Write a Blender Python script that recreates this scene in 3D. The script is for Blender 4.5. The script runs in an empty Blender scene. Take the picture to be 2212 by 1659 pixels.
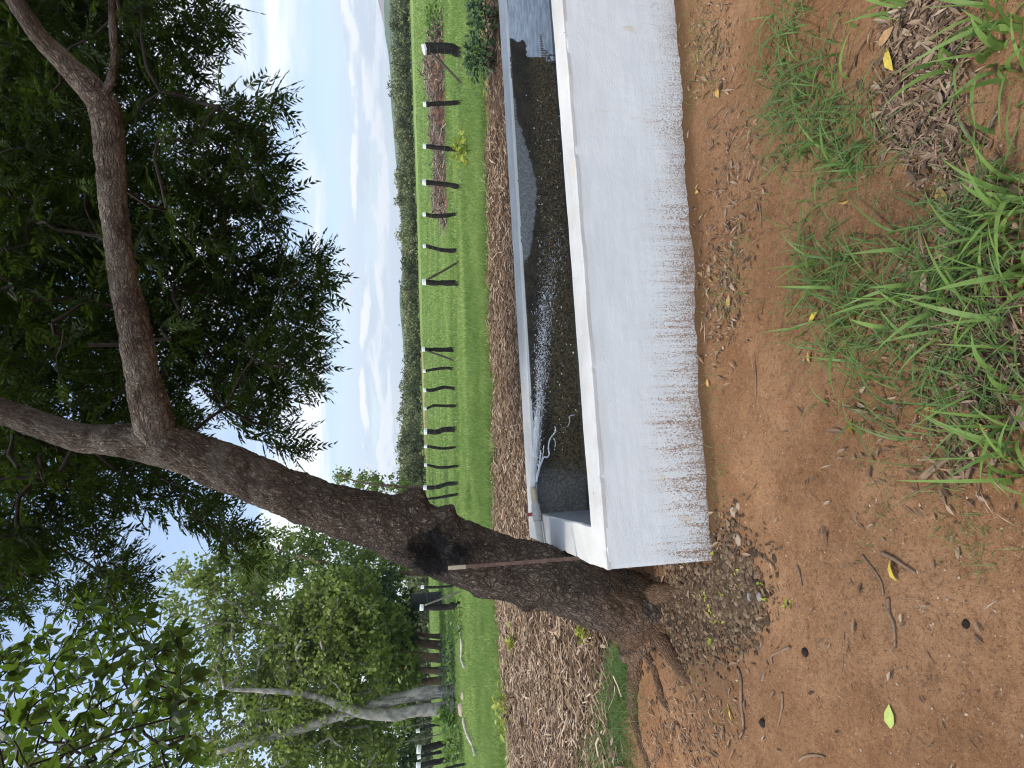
import bpy, math, random
import numpy as np
R_ = math.radians
rng = np.random.default_rng(7)
random.seed(7)
scene = bpy.context.scene
COL = scene.collection

# ------------------------------------------------------------------ camera
EYE = np.array([0.0, 0.0, 1.584])
PITCH, ROLL, FP = 0.182, 0.0253, 1234.4          # FP: focal length in units of a 2212 wide picture
_f = np.array([0, math.cos(PITCH), -math.sin(PITCH)])
_r0 = np.array([1.0, 0, 0]); _u0 = np.array([0, math.sin(PITCH), math.cos(PITCH)])
_r = math.cos(ROLL) * _r0 - math.sin(ROLL) * _u0
_u = math.cos(ROLL) * _u0 + math.sin(ROLL) * _r0
camd = bpy.data.cameras.new('camera')
camd.sensor_width = 36; camd.sensor_fit = 'HORIZONTAL'; camd.lens = 36 * FP / 2212
camd.clip_start = 0.05; camd.clip_end = 6000
cam = bpy.data.objects.new('camera', camd); COL.objects.link(cam)
import mathutils
M = mathutils.Matrix.Identity(4)
for i, ax in enumerate((-_u, _r, -_f)):           # the phone was held upright, the picture lies on its side
    for k in range(3): M[k][i] = ax[k]
M.translation = EYE.tolist()
cam.matrix_world = M
scene.camera = cam

# ------------------------------------------------------------------ light
SUN_EL, SUN_AZ = R_(70), R_(-105)                  # azimuth from +Y towards +X
w = bpy.data.worlds.new('World'); scene.world = w; w.use_nodes = True
nt = w.node_tree; nt.nodes.clear()
def N(t, **kw):
    n = nt.nodes.new(t)
    for k, v in kw.items(): setattr(n, k, v)
    return n
def math_n(op, a, b=None, c=None, clamp=False):
    n = N('ShaderNodeMath', operation=op); n.use_clamp = clamp
    for i, v in enumerate((a, b, c)):
        if v is None: continue
        if isinstance(v, (int, float)): n.inputs[i].default_value = v
        else: nt.links.new(v, n.inputs[i])
    return n.outputs[0]
def sstep(v, lo, hi):
    n = N('ShaderNodeMapRange', interpolation_type='SMOOTHSTEP')
    nt.links.new(v, n.inputs[0]); n.inputs[1].default_value = lo; n.inputs[2].default_value = hi
    return n.outputs[0]
def combine(x, y, z):
    n = N('ShaderNodeCombineXYZ')
    for i, v in enumerate((x, y, z)):
        if isinstance(v, (int, float)): n.inputs[i].default_value = v
        else: nt.links.new(v, n.inputs[i])
    return n.outputs[0]
def noise(vec, scale, detail=6, rough=.55, dist=0):
    n = N('ShaderNodeTexNoise'); nt.links.new(vec, n.inputs['Vector'])
    n.inputs['Scale'].default_value = scale; n.inputs['Detail'].default_value = detail
    n.inputs['Roughness'].default_value = rough; n.inputs['Distortion'].default_value = dist
    return n.outputs['Fac']
sky = N('ShaderNodeTexSky', sky_type='NISHITA'); sky.sun_disc = False
sky.sun_elevation = SUN_EL; sky.sun_rotation = SUN_AZ
sky.air_density = 1.0; sky.dust_density = 0.6; sky.ozone_density = 2.0
bgs = N('ShaderNodeBackground'); nt.links.new(sky.outputs[0], bgs.inputs[0]); bgs.inputs[1].default_value = 0.14
tc = N('ShaderNodeTexCoord'); sx = N('ShaderNodeSeparateXYZ'); nt.links.new(tc.outputs['Generated'], sx.inputs[0])
dx, dy, dz = sx.outputs
zz = math_n('ADD', math_n('MAXIMUM', dz, 0.0), 0.16)
px, py = math_n('DIVIDE', dx, zz), math_n('DIVIDE', dy, zz)
lay = combine(math_n('MULTIPLY', px, .62), math_n('MULTIPLY', py, 1.35), 3.7)
n1 = noise(lay, 1.15, 9, .58, .7)
wisp = sstep(n1, .36, .66)
# fair-weather cumulus low over the horizon
az = math_n('ARCTAN2', dx, dy); el = math_n('ARCSINE', dz)
cv = combine(math_n('MULTIPLY', az, 3.9), math_n('MULTIPLY', el, 19.0), 1.3)
n2 = noise(cv, 1.6, 9, .58, .15)
bandlo = sstep(el, .006, .03); bandhi = sstep(el, .105, .062)
cum = sstep(math_n('ADD', n2, math_n('MULTIPLY', math_n('SUBTRACT', math_n('MULTIPLY', bandlo, bandhi), 1.0), .40)), .41, .47)
high = sstep(el, .34, .70)                        # the cloud sheet breaks up overhead
n3 = noise(combine(math_n('MULTIPLY', px, 1.0), math_n('MULTIPLY', py, 1.0), 9.1), 2.1, 7, .6, .3)
gaps = sstep(math_n('SUBTRACT', n3, math_n('MULTIPLY', high, .14)), .42, .55)
sheet = math_n('MULTIPLY', math_n('ADD', math_n('MULTIPLY', wisp, .50), .48), math_n('ADD', math_n('MULTIPLY', math_n('SUBTRACT', gaps, 1.0), high), 1.0), clamp=True)
bgc = N('ShaderNodeBackground'); bgc.inputs[1].default_value = 1.0
cr = N('ShaderNodeMixRGB')
cr.inputs[1].default_value = (.38, .465, .575, 1); cr.inputs[2].default_value = (.72, .735, .755, 1)
nt.links.new(math_n('MULTIPLY', sstep(n1, .38, .66), math_n('ADD', .25, math_n('MULTIPLY', sstep(el, .07, .16), .75))), cr.inputs[0])
# unseen sky behind the viewer brightened, added as fill light for the trough front
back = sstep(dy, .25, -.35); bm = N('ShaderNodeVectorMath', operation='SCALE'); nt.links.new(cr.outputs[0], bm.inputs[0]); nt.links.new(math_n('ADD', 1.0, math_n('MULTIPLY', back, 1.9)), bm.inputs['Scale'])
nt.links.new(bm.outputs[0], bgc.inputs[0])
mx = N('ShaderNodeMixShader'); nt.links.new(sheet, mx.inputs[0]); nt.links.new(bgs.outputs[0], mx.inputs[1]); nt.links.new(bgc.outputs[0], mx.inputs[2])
cv2 = combine(math_n('MULTIPLY', az, 3.9), math_n('MULTIPLY', math_n('ADD', el, .012), 19.0), 1.3)
lit = sstep(math_n('SUBTRACT', n2, noise(cv2, 1.6, 9, .58, .15)), -.05, .07)
bgk = N('ShaderNodeBackground'); ck = N('ShaderNodeMixRGB'); nt.links.new(lit, ck.inputs[0])
ck.inputs[1].default_value = (.44, .50, .57, 1); ck.inputs[2].default_value = (.71, .715, .725, 1); nt.links.new(ck.outputs[0], bgk.inputs[0])
mk2 = N('ShaderNodeMixShader'); nt.links.new(math_n('MULTIPLY', cum, .85), mk2.inputs[0]); nt.links.new(mx.outputs[0], mk2.inputs[1]); nt.links.new(bgk.outputs[0], mk2.inputs[2])
out = N('ShaderNodeOutputWorld'); nt.links.new(mk2.outputs[0], out.inputs[0])

sund = bpy.data.lights.new('sun', 'SUN'); sund.energy = 2.9; sund.angle = R_(10); sund.color = (1, .95, .86)
sun = bpy.data.objects.new('sun', sund); COL.objects.link(sun)
sdir = mathutils.Vector((math.sin(SUN_AZ) * math.cos(SUN_EL), math.cos(SUN_AZ) * math.cos(SUN_EL), math.sin(SUN_EL)))
sun.rotation_euler = sdir.to_track_quat('Z', 'Y').to_euler(); sun.location = (0, 0, 40)
vs = scene.view_settings; vs.view_transform = 'Standard'; vs.look = 'None'; vs.gamma = 1; vs.exposure = 0.72
scene.cycles.max_bounces = 6; scene.cycles.diffuse_bounces = 3; scene.cycles.glossy_bounces = 2
scene.cycles.transmission_bounces = 4; scene.cycles.transparent_max_bounces = 6; scene.cycles.volume_bounces = 0
scene.cycles.use_denoising = True; scene.cycles.filter_width = 1.15

# ------------------------------------------------------------------ helpers
def V3(a): return np.asarray(a, float)
def ray(X, Y): return _f + _r * (829.5 - Y) / FP + _u * (1106 - X) / FP
def at_y(X, Y, y):                                # point on the sight line at distance y ahead
    d = ray(X, Y); return EYE + d * (y / d[1])
def at_dep(X, Y, dep): return EYE + ray(X, Y) * dep
def proj(P):
    P = V3(P) - EYE; d = P @ _f
    return 1106 - FP * (P @ _u) / d, 829.5 - FP * (P @ _r) / d
def hash3(i, j, k):
    n = (i * 374761393 + j * 668265263 + k * 1274126177) & 0x7fffffff
    n = ((n ^ (n >> 13)) * 1274126177) & 0x7fffffff
    return ((n ^ (n >> 16)) & 0xffff) / 65535.0
def vnoise(P, s=1.0, seed=0):
    P = np.asarray(P, float) * s + seed * 17.31
    I = np.floor(P).astype(np.int64); f = P - I; f = f * f * (3 - 2 * f)
    r = 0
    for a in (0, 1):
        for b in (0, 1):
            for c in (0, 1):
                wgt = (f[..., 0] if a else 1 - f[..., 0]) * (f[..., 1] if b else 1 - f[..., 1]) * (f[..., 2] if c else 1 - f[..., 2])
                r = r + wgt * hash3(I[..., 0] + a, I[..., 1] + b, I[..., 2] + c)
    return r
def fbm(P, s=1.0, o=4, seed=0):
    r = 0; a = .5; t = 0
    for k in range(o):
        r = r + a * vnoise(P, s * 2 ** k, seed + k); t += a; a *= .5
    return r / t
def xy0(x, y): return np.stack([x, y, np.zeros_like(x)], -1)
def sm(v, lo, hi):
    t = np.clip((np.asarray(v, float) - lo) / (hi - lo), 0, 1); return t * t * (3 - 2 * t)

def mk(name, V, F, mats, parent=None, loc=None, attr=None, uv=None, smooth=False, midx=None, label=None, cat=None, group=None, kind=None):
    """one mesh object; V in world coordinates; F a list of (m,k) index arrays"""
    V = np.asarray(V, np.float64).reshape(-1, 3)
    if loc is None:
        if parent is not None:
            loc = parent['_o'] if '_o' in parent else (0, 0, 0)
        else: loc = (0, 0, 0)
    F = [np.asarray(f, np.int32) for f in F if len(f)]
    me = bpy.data.meshes.new(name)
    nv = len(V); nl = sum(f.size for f in F); nf = sum(len(f) for f in F)
    me.vertices.add(nv); me.loops.add(nl); me.polygons.add(nf)
    me.vertices.foreach_set('co', (V - V3(loc)).astype(np.float32).ravel())
    li = np.concatenate([f.ravel() for f in F]); me.loops.foreach_set('vertex_index', li)
    sizes = np.concatenate([np.full(len(f), f.shape[1], np.int32) for f in F])
    me.polygons.foreach_set('loop_start', np.concatenate([[0], np.cumsum(sizes)[:-1]]).astype(np.int32))
    if not isinstance(mats, (list, tuple)): mats = [mats]
    for m in mats: me.materials.append(m)
    if midx is not None: me.polygons.foreach_set('material_index', np.asarray(midx, np.int32))
    me.polygons.foreach_set('use_smooth', np.full(nf, bool(smooth)))
    if attr:
        for k, v in attr.items():
            a = me.attributes.new(k, 'FLOAT', 'POINT'); a.data.foreach_set('value', np.asarray(v, np.float32))
    if uv is not None:
        l = me.uv_layers.new(name='UVMap'); l.data.foreach_set('uv', np.asarray(uv, np.float32)[li].ravel())
    me.update(calc_edges=True); me.validate()
    o = bpy.data.objects.new(name, me); COL.objects.link(o)
    if parent is not None:
        o.parent = parent; o['_o'] = list(loc)
    else: o.location = loc
    tag(o, label, cat, group, kind)
    return o
def tag(o, label=None, cat=None, group=None, kind=None):
    if label: o['label'] = label
    if cat: o['category'] = cat
    if group: o['group'] = group
    if kind: o['kind'] = kind
def thing(name, label, cat, loc, group=None):
    o = bpy.data.objects.new(name, None); COL.objects.link(o); o.empty_display_size = .2
    o.location = loc; o['_o'] = [float(v) for v in loc]
    tag(o, label, cat, group); return o

def catmull(P, step):
    P = np.asarray(P, float); Q = np.vstack([2 * P[0] - P[1], P, 2 * P[-1] - P[-2]]); o = []
    for i in range(1, len(Q) - 2):
        n = max(2, int(np.linalg.norm(Q[i + 1, :3] - Q[i, :3]) / step)); t = np.linspace(0, 1, n, endpoint=False)[:, None]
        o.append(.5 * (2 * Q[i] + (Q[i + 1] - Q[i - 1]) * t + (2 * Q[i - 1] - 5 * Q[i] + 4 * Q[i + 1] - Q[i + 2]) * t ** 2 + (3 * Q[i] - Q[i - 1] - 3 * Q[i + 1] + Q[i + 2]) * t ** 3))
    o.append(P[-1:]); return np.vstack(o)
def tube(P, rad, seg=12, disp=None, cap=True, seamdir=(0, 1, 0)):
    """returns verts, quads, tris, uv"""
    P = np.asarray(P, float); n = len(P); rad = np.broadcast_to(np.asarray(rad, float), (n,))
    T = np.gradient(P, axis=0); T /= np.linalg.norm(T, axis=1)[:, None] + 1e-12
    ref = V3(seamdir)
    A = np.zeros((n, 3)); a = ref - T[0] * (ref @ T[0])
    if np.linalg.norm(a) < 1e-3: a = np.array([1, 0, 0]) - T[0] * T[0][0]
    for i in range(n):
        a = a - T[i] * (a @ T[i]); a /= np.linalg.norm(a); A[i] = a
    B = np.cross(T, A)
    th = np.linspace(0, 2 * np.pi, seg + 1)
    D = A[:, None] * np.cos(th)[None, :, None] + B[:, None] * np.sin(th)[None, :, None]
    L = np.concatenate([[0], np.cumsum(np.linalg.norm(np.diff(P, axis=0), axis=1))])
    rr = np.repeat(rad[:, None], seg + 1, 1)
    base = P[:, None] + D * rr[..., None]
    if disp is not None: base = base + D * disp(base, D, L, th, rad)[..., None]
    base[:, -1] = base[:, 0]
    uv = np.stack([np.broadcast_to(th[None] * rad.mean(), (n, seg + 1)), np.broadcast_to(L[:, None], (n, seg + 1))], -1)
    idx = np.arange(n * (seg + 1)).reshape(n, seg + 1)
    q = np.stack([idx[:-1, :-1], idx[:-1, 1:], idx[1:, 1:], idx[1:, :-1]], -1).reshape(-1, 4)
    V = base.reshape(-1, 3); UV = uv.reshape(-1, 2); tr = np.zeros((0, 3), int)
    if cap:
        c0, c1 = len(V), len(V) + 1
        V = np.vstack([V, P[:1], P[-1:]]); UV = np.vstack([UV, UV[0], UV[-1]])
        j = np.arange(seg)
        tr = np.vstack([np.stack([np.full(seg, c0), idx[0, j + 1], idx[0, j]], -1), np.stack([np.full(seg, c1), idx[-1, j], idx[-1, j + 1]], -1)])
    return V, q, tr, UV
class Acc:
    """collects pieces that belong to one part"""
    def __init__(s): s.V = []; s.Q = []; s.T = []; s.U = []; s.A = {}; s.n = 0
    def add(s, V, q=None, t=None, uv=None, **at):
        V = np.asarray(V).reshape(-1, 3)
        if q is not None and len(q): s.Q.append(np.asarray(q) + s.n)
        if t is not None and len(t): s.T.append(np.asarray(t) + s.n)
        s.V.append(V); s.U.append(uv if uv is not None else np.zeros((len(V), 2)))
        for k, v in at.items(): s.A.setdefault(k, []).append(np.broadcast_to(np.asarray(v, float), (len(V),)))
        s.n += len(V)
    def build(s, name, mats, **kw):
        F = []
        if s.Q: F.append(np.vstack(s.Q))
        if s.T: F.append(np.vstack(s.T))
        at = {k: np.concatenate(v) for k, v in s.A.items()} or None
        return mk(name, np.vstack(s.V), F, mats, attr=at, uv=np.vstack(s.U), **kw)
def sticks(P0, P1, r0, r1, sides=4):
    """many straight thin tapering prisms at once"""
    P0, P1 = np.asarray(P0, float), np.asarray(P1, float); n = len(P0)
    T = P1 - P0; T /= np.linalg.norm(T, axis=1)[:, None] + 1e-9
    ref = np.where(np.abs(T[:, 2:3]) > .9, np.array([[1., 0, 0]]), np.array([[0, 0, 1.]]))
    A = np.cross(T, ref); A /= np.linalg.norm(A, axis=1)[:, None]; B = np.cross(T, A)
    th = np.arange(sides) * 2 * np.pi / sides
    D = A[:, None] * np.cos(th)[:, None] + B[:, None] * np.sin(th)[:, None]
    r0 = np.broadcast_to(r0, (n,)); r1 = np.broadcast_to(r1, (n,))
    V = np.concatenate([P0[:, None] + D * r0[:, None, None], P1[:, None] + D * r1[:, None, None]], 1)
    b = np.arange(n)[:, None, None] * (2 * sides); j = np.arange(sides); k = (j + 1) % sides
    q = np.stack([j, k, k + sides, j + sides], -1)[None] + b
    return V.reshape(-1, 3), q.reshape(-1, 4)
def norm(a): return a / (np.linalg.norm(a, axis=-1, keepdims=True) + 1e-9)
def box(c, ax, h):
    """box: centre, three axes, half sizes"""
    c = V3(c); ax = [V3(a) for a in ax]; V = []
    for i in (-1, 1):
        for j in (-1, 1):
            for k in (-1, 1): V.append(c + ax[0] * i * h[0] + ax[1] * j * h[1] + ax[2] * k * h[2])
    q = [[0, 1, 3, 2], [4, 6, 7, 5], [0, 4, 5, 1], [2, 3, 7, 6], [0, 2, 6, 4], [1, 5, 7, 3]]
    return np.array(V), np.array(q)

# ------------------------------------------------------------------ materials
class Mat:
    def __init__(s, name):
        s.m = bpy.data.materials.new(name); s.m.use_nodes = True; s.t = s.m.node_tree; s.t.nodes.clear()
        s.out = s.n('ShaderNodeOutputMaterial'); s.p = s.n('ShaderNodeBsdfPrincipled'); s.l(s.p.outputs[0], s.out.inputs[0])
    def n(s, t, **kw):
        x = s.t.nodes.new(t)
        for k, v in kw.items(): setattr(x, k, v)
        return x
    def l(s, a, b): s.t.links.new(a, b)
    def set(s, inp, v):
        if isinstance(v, tuple) and len(v) == 3 and len(inp.default_value) == 4: inp.default_value = (*v, 1)
        elif isinstance(v, (int, float, tuple)): inp.default_value = v
        else: s.l(v, inp)
    def P(s, **kw):
        for k, v in kw.items(): s.set(s.p.inputs[k.replace('_', ' ')], v)
        return s
    def obj(s): return s.n('ShaderNodeTexCoord').outputs['Object']
    def uv(s): return s.n('ShaderNodeTexCoord').outputs['UV']
    def attr(s, name): return s.n('ShaderNodeAttribute', attribute_name=name).outputs['Fac']
    def scale(s, v, x, y, z):
        n = s.n('ShaderNodeMapping'); s.l(v, n.inputs[0]); n.inputs['Scale'].default_value = (x, y, z); return n.outputs[0]
    def noise(s, v, sc, det=5, ro=.55, dist=0):
        n = s.n('ShaderNodeTexNoise'); s.l(v, n.inputs['Vector']); n.inputs['Scale'].default_value = sc
        n.inputs['Detail'].default_value = det; n.inputs['Roughness'].default_value = ro; n.inputs['Distortion'].default_value = dist
        return n.outputs['Fac']
    def vor(s, v, sc, feat='F1', rnd=1.0):
        n = s.n('ShaderNodeTexVoronoi', feature=feat); s.l(v, n.inputs['Vector']); n.inputs['Scale'].default_value = sc
        n.inputs['Randomness'].default_value = rnd; return n
    def ss(s, v, lo, hi):
        n = s.n('ShaderNodeMapRange', interpolation_type='SMOOTHSTEP'); s.set(n.inputs[0], v); n.inputs[1].default_value = lo; n.inputs[2].default_value = hi
        return n.outputs[0]
    def m_(s, op, a, b=0.0, clamp=False):
        n = s.n('ShaderNodeMath', operation=op); n.use_clamp = clamp; s.set(n.inputs[0], a); s.set(n.inputs[1], b); return n.outputs[0]
    def mix(s, f, a, b):
        n = s.n('ShaderNodeMixRGB'); s.set(n.inputs[0], f)
        for i, v in ((1, a), (2, b)):
            if isinstance(v, tuple): n.inputs[i].default_value = (*v[:3], 1)
            else: s.l(v, n.inputs[i])
        return n.outputs[0]
    def bump(s, h, strength=.5, dist=.01, prev=None):
        n = s.n('ShaderNodeBump'); n.inputs['Strength'].default_value = strength; n.inputs['Distance'].default_value = dist
        s.l(h, n.inputs['Height'])
        if prev is not None: s.l(prev, n.inputs['Normal'])
        s.l(n.outputs[0], s.p.inputs['Normal']); return n.outputs[0]
def leafmat(name, c1, c2, transl=.3, tcol=None, rough=.5, spec=.3):
    m = Mat(name); c = m.mix(m.attr('tint'), c1, c2)
    m.P(Base_Color=c, Roughness=rough, Specular_IOR_Level=spec)
    tr = m.n('ShaderNodeBsdfTranslucent')
    if tcol is None: m.l(c, tr.inputs[0])
    else: tr.inputs[0].default_value = (*tcol, 1)
    ms = m.n('ShaderNodeMixShader'); ms.inputs[0].default_value = transl
    m.l(m.p.outputs[0], ms.inputs[1]); m.l(tr.outputs[0], ms.inputs[2]); m.l(ms.outputs[0], m.out.inputs[0])
    return m.m
def tintmat(name, cols, rough=.9, spec=.15):
    m = Mat(name); r = m.n('ShaderNodeValToRGB'); m.l(m.attr('tint'), r.inputs[0])
    e = r.color_ramp.elements
    while len(e) < len(cols): e.new(.5)
    for i, c in enumerate(cols): e[i].position = i / (len(cols) - 1); e[i].color = (*c, 1)
    v = m.noise(m.obj(), 60, 3); c = m.mix(m.m_('MULTIPLY', v, .45), r.outputs[0], (.05, .04, .03))
    m.P(Base_Color=c, Roughness=rough, Specular_IOR_Level=spec); return m.m
def plain(name, col, rough=.7, spec=.3, var=.25, sc=12, bump=0, metal=0.0):
    m = Mat(name); v = m.noise(m.obj(), sc, 6, .6)
    d = tuple(c * (1 - var) for c in col)
    m.P(Base_Color=m.mix(m.ss(v, .3, .7), d, col), Roughness=rough, Specular_IOR_Level=spec, Metallic=metal)
    if bump: m.bump(m.noise(m.obj(), sc * 3, 6, .65), bump, .01)
    return m.m

# ------------------------------------------------------------------ trough frame and terrain
YAW = .167
TL = np.array([math.cos(YAW), math.sin(YAW), 0]); TN = np.array([-math.sin(YAW), math.cos(YAW), 0]); TZ = np.array([0, 0, 1.0])
TC = np.array([-.983, 2.855, 0.0]); RIM = .584; TW, TT, TB, TLEN = 1.955, .208, .29, 7.2
def tr(s, n, z): return TC + TL * s + TN * n + TZ * z
def gz(x, y):
    x = np.asarray(x, float); y = np.asarray(y, float)
    s = (x - TC[0]) * TL[0] + (y - TC[1]) * TL[1]
    near = 1 - sm(y, 6.5, 11)
    z = -.052 * np.minimum(np.log1p(np.exp(np.clip(s * 4, -30, 30))) / 4, 4.5) * near
    z = z + .0065 * np.clip(x - 8, 0, 80) * sm(y, 30, 95)
    z = z - .012 * np.maximum(y - 18, 0) * (1 - sm(y, 130, 320)) - 2.2 * sm(y, 130, 320)
    return z
def on_ground(X, Y, dz=0.0):
    d = ray(X, Y); t = 2.0
    z = 0.0
    for _ in range(60):
        t = (z + dz - EYE[2]) / min(d[2], -1e-4); P = EYE + d * t; z2 = float(gz(P[0], P[1])); z = .5 * z + .5 * z2
    P = EYE + d * t; P[2] = gz(P[0], P[1]); return P
def pix_poly(pts): return np.array(pts, float)
def inside(poly, X, Y):
    r = np.zeros(np.shape(X), bool); j = len(poly) - 1
    for i in range(len(poly)):
        xi, yi = poly[i]; xj, yj = poly[j]
        c = ((yi > Y) != (yj > Y)) & (X < (xj - xi) * (Y - yi) / (yj - yi + 1e-12) + xi)
        r ^= c; j = i
    return r
def mulch_far(x):                                 # y of the border between mulch and grass
    return 10.55 - .9 * sm(-x, 3.8, 6.5) + .45 * (vnoise(xy0(x, x * 0), .9) - .5) + .3 * (vnoise(xy0(x, x * 0), 3.1) - .5)
def mulch_near(x): return np.interp(x, [-12, -6, -4, -2.6, -2.0, -1.2, 8], [2.9, 3.5, 3.9, 4.3, 4.4, 4.6, 5.2])

def spaced(fine0, fine1, st, lo, hi, g=1.09):
    a = list(np.arange(fine0, fine1, st)); s = st; v = a[-1]
    while v < hi: s = min(s * g, max(st, 120)); v += s; a.append(v)
    s = st; v = a[0]; b = []
    while v > lo: s = min(s * g, 120); v -= s; b.append(v)
    return np.array(b[::-1] + a)
gx = spaced(-2.6, 2.8, .024, -2600, 2600); gy = spaced(.9, 4.6, .024, -300, 3200)
GX, GY = np.meshgrid(gx, gy)
P = xy0(GX, GY)
z = gz(GX, GY)
nearw = (1 - sm(GY, 6, 12)) * (1 - sm(np.abs(GX), 4, 8))
dent = np.zeros_like(z)
for cx_, cy_, r_, d_ in zip(rng.uniform(-2.2, 2.0, 150), rng.uniform(1.1, 3.2, 150), rng.uniform(.03, .065, 150), rng.uniform(.004, .014, 150)):
    rr_ = ((GX - cx_) ** 2 + ((GY - cy_) * 1.25) ** 2) / r_ ** 2; dent = dent - d_ * np.exp(-rr_) + .45 * d_ * np.exp(-(np.sqrt(rr_) - 1.5) ** 2 * 3)
z = z + dent * (1 - sm((GX - TC[0]) * TN[0] + (GY - TC[1]) * TN[1], -.25, -.1))
z = z + nearw * ((fbm(P, 1.7, 3, 3) - .5) * .05 + (fbm(P, 7, 3, 5) - .5) * .036 + (fbm(P, 22, 2, 8) - .5) * .022)
z = z + (1 - nearw) * (fbm(P, .25, 3, 4) - .5) * .12 * sm(GY, 12, 22)
# soil washed away in a lip along the front of the trough
sN = (GX - TC[0]) * TN[0] + (GY - TC[1]) * TN[1]; sL = (GX - TC[0]) * TL[0] + (GY - TC[1]) * TL[1]
alongm = sm(sL, -.15, .1)
z = z + .012 * np.exp(-(sN / .05) ** 2) * alongm * (sN < .3)
lip = (sN < .06) * sm(sN, -.16 , -.06) * alongm
z = z - lip * .018
under = (sN > .09) & (sN < TW - .05) & (sL > .05) & (sL < TLEN - .05)
z = np.where(under, z - .12, z)
grassm = sm(GY - mulch_far(GX), -.15, .25)
mulchm = sm(GY - mulch_near(GX), -.25, .25) * (1 - grassm)
damp = np.clip(np.exp(-((sN + .03) / .11) ** 2) * alongm, 0, 1)
litr = np.exp(-(((GX + 1.35) / .55) ** 2 + ((GY - 3.15) / .5) ** 2))
bare = ((GX > -10) & (GX < 5)) * sm(GY, 62, 70) * (1 - sm(GY, 84, 92))
idx = np.arange(GX.size).reshape(GX.shape)
q = np.stack([idx[:-1, :-1], idx[:-1, 1:], idx[1:, 1:], idx[1:, :-1]], -1).reshape(-1, 4)
m = Mat('ground_soil'); o = m.obj()
nz = m.noise(o, 1.6, 8, .62); nf = m.noise(o, 18, 6, .7); nff = m.noise(o, 95, 4, .7)
soil = m.mix(m.ss(nz, .35, .65), (.230, .116, .054), (.340, .188, .097))
soil = m.mix(m.m_('MULTIPLY', m.ss(nf, .52, .72), .55), soil, (.155, .070, .032))
soil = m.mix(m.m_('MULTIPLY', m.ss(nff, .52, .68), .8), soil, (.115, .058, .032))
nmid = m.noise(o, 44, 5, .75); soil = m.mix(m.m_('MULTIPLY', m.ss(nmid, .50, .66), .6), soil, (.15, .078, .042))
soil = m.mix(m.m_('MULTIPLY', m.ss(nmid, .44, .32), .5), soil, (.42, .255, .145))
soil = m.mix(m.m_('MULTIPLY', m.ss(m.noise(o, 140, 2, .5), .66, .74), .8), soil, (.50, .34, .22))
soil = m.mix(m.m_('MULTIPLY', m.ss(m.noise(o, 3.1, 5, .7, .4), .56, .70), .5), soil, (.22, .088, .038))
soil = m.mix(m.m_('MULTIPLY', m.attr('damp'), .9), soil, (.105, .058, .028))
soil = m.mix(m.m_('MULTIPLY', m.attr('litr'), .7), soil, (.09, .062, .042))
mul = m.mix(m.ss(nf, .35, .65), (.045, .028, .019), (.13, .082, .055))
gs = m.scale(o, .05, .4, 1); g1 = m.noise(gs, 1.0, 6, .6); g2 = m.noise(o, 1.1, 6, .65)
gr = m.mix(m.ss(g1, .38, .62), (.120, .195, .048), (.235, .300, .095))
gr = m.mix(m.m_('MULTIPLY', m.ss(g2, .48, .7), .6), gr, (.095, .165, .030))
gr = m.mix(m.attr('bare'), gr, (.30, .19, .11))
c = m.mix(m.attr('mulchm'), soil, mul); c = m.mix(m.attr('grassm'), c, gr)
m.P(Base_Color=c, Roughness=.95, Specular_IOR_Level=.12)
b = m.bump(nff, .8, .008); b = m.bump(nmid, .8, .014, b); m.bump(nf, .6, .022, b)
ground = mk('ground', np.stack([GX, GY, z], -1), [q], m.m, attr=dict(grassm=grassm.ravel(), mulchm=mulchm.ravel(), damp=damp.ravel(), litr=litr.ravel(), bare=bare.ravel()), smooth=True, kind='structure')
def soil_z(x, y):
    """height of the built ground sheet (bilinear in its own grid)"""
    i = np.clip(np.searchsorted(gx, x) - 1, 0, len(gx) - 2); j = np.clip(np.searchsorted(gy, y) - 1, 0, len(gy) - 2)
    tx = (x - gx[i]) / (gx[i + 1] - gx[i]); ty = (y - gy[j]) / (gy[j + 1] - gy[j])
    return (z[j, i] * (1 - tx) + z[j, i + 1] * tx) * (1 - ty) + (z[j + 1, i] * (1 - tx) + z[j + 1, i + 1] * tx) * ty
def gp(X, Y, dz=0):
    P = on_ground(X, Y)
    for _ in range(4):
        zz_ = float(soil_z(P[0], P[1])); d = ray(X, Y); P = EYE + d * ((zz_ - EYE[2]) / d[2])
    P[2] = float(soil_z(P[0], P[1])) + dz; return P

# ------------------------------------------------------------------ hills far off
def ridge(name, pts, y, depth, mat):
    pts = np.array(pts, float); xs = []; hs = []
    for X, Y in pts:
        Q = at_y(X, Y, y); xs.append(Q[0]); hs.append(Q[2])
    o_ = np.argsort(xs); xs = np.array(xs)[o_]; hs = np.array(hs)[o_]
    u = np.linspace(xs[0], xs[-1], 160); v = np.linspace(-1, 1, 24)
    U, W = np.meshgrid(u, v); H = np.interp(U, xs, hs)
    Z = -6 + (H + 6) * np.cos(W * np.pi / 2) ** 1.0
    Z += (fbm(np.stack([U, W * depth, U * 0], -1), 9 / y, 4, 5) - .5) * y * .012 * np.cos(W * np.pi / 2)
    Y_ = y + W * depth
    idx = np.arange(U.size).reshape(U.shape); q = np.stack([idx[:-1, :-1], idx[:-1, 1:], idx[1:, 1:], idx[1:, :-1]], -1).reshape(-1, 4)
    return mk(name, np.stack([U, Y_, Z], -1), [q], mat, smooth=True, kind='structure')
m = Mat('hill_scrub'); o = m.obj(); m.P(Base_Color=m.mix(m.ss(m.noise(o, .02, 8, .65), .4, .6), (.05, .085, .04), (.10, .13, .07)), Roughness=1.0, Specular_IOR_Level=.05)
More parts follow.
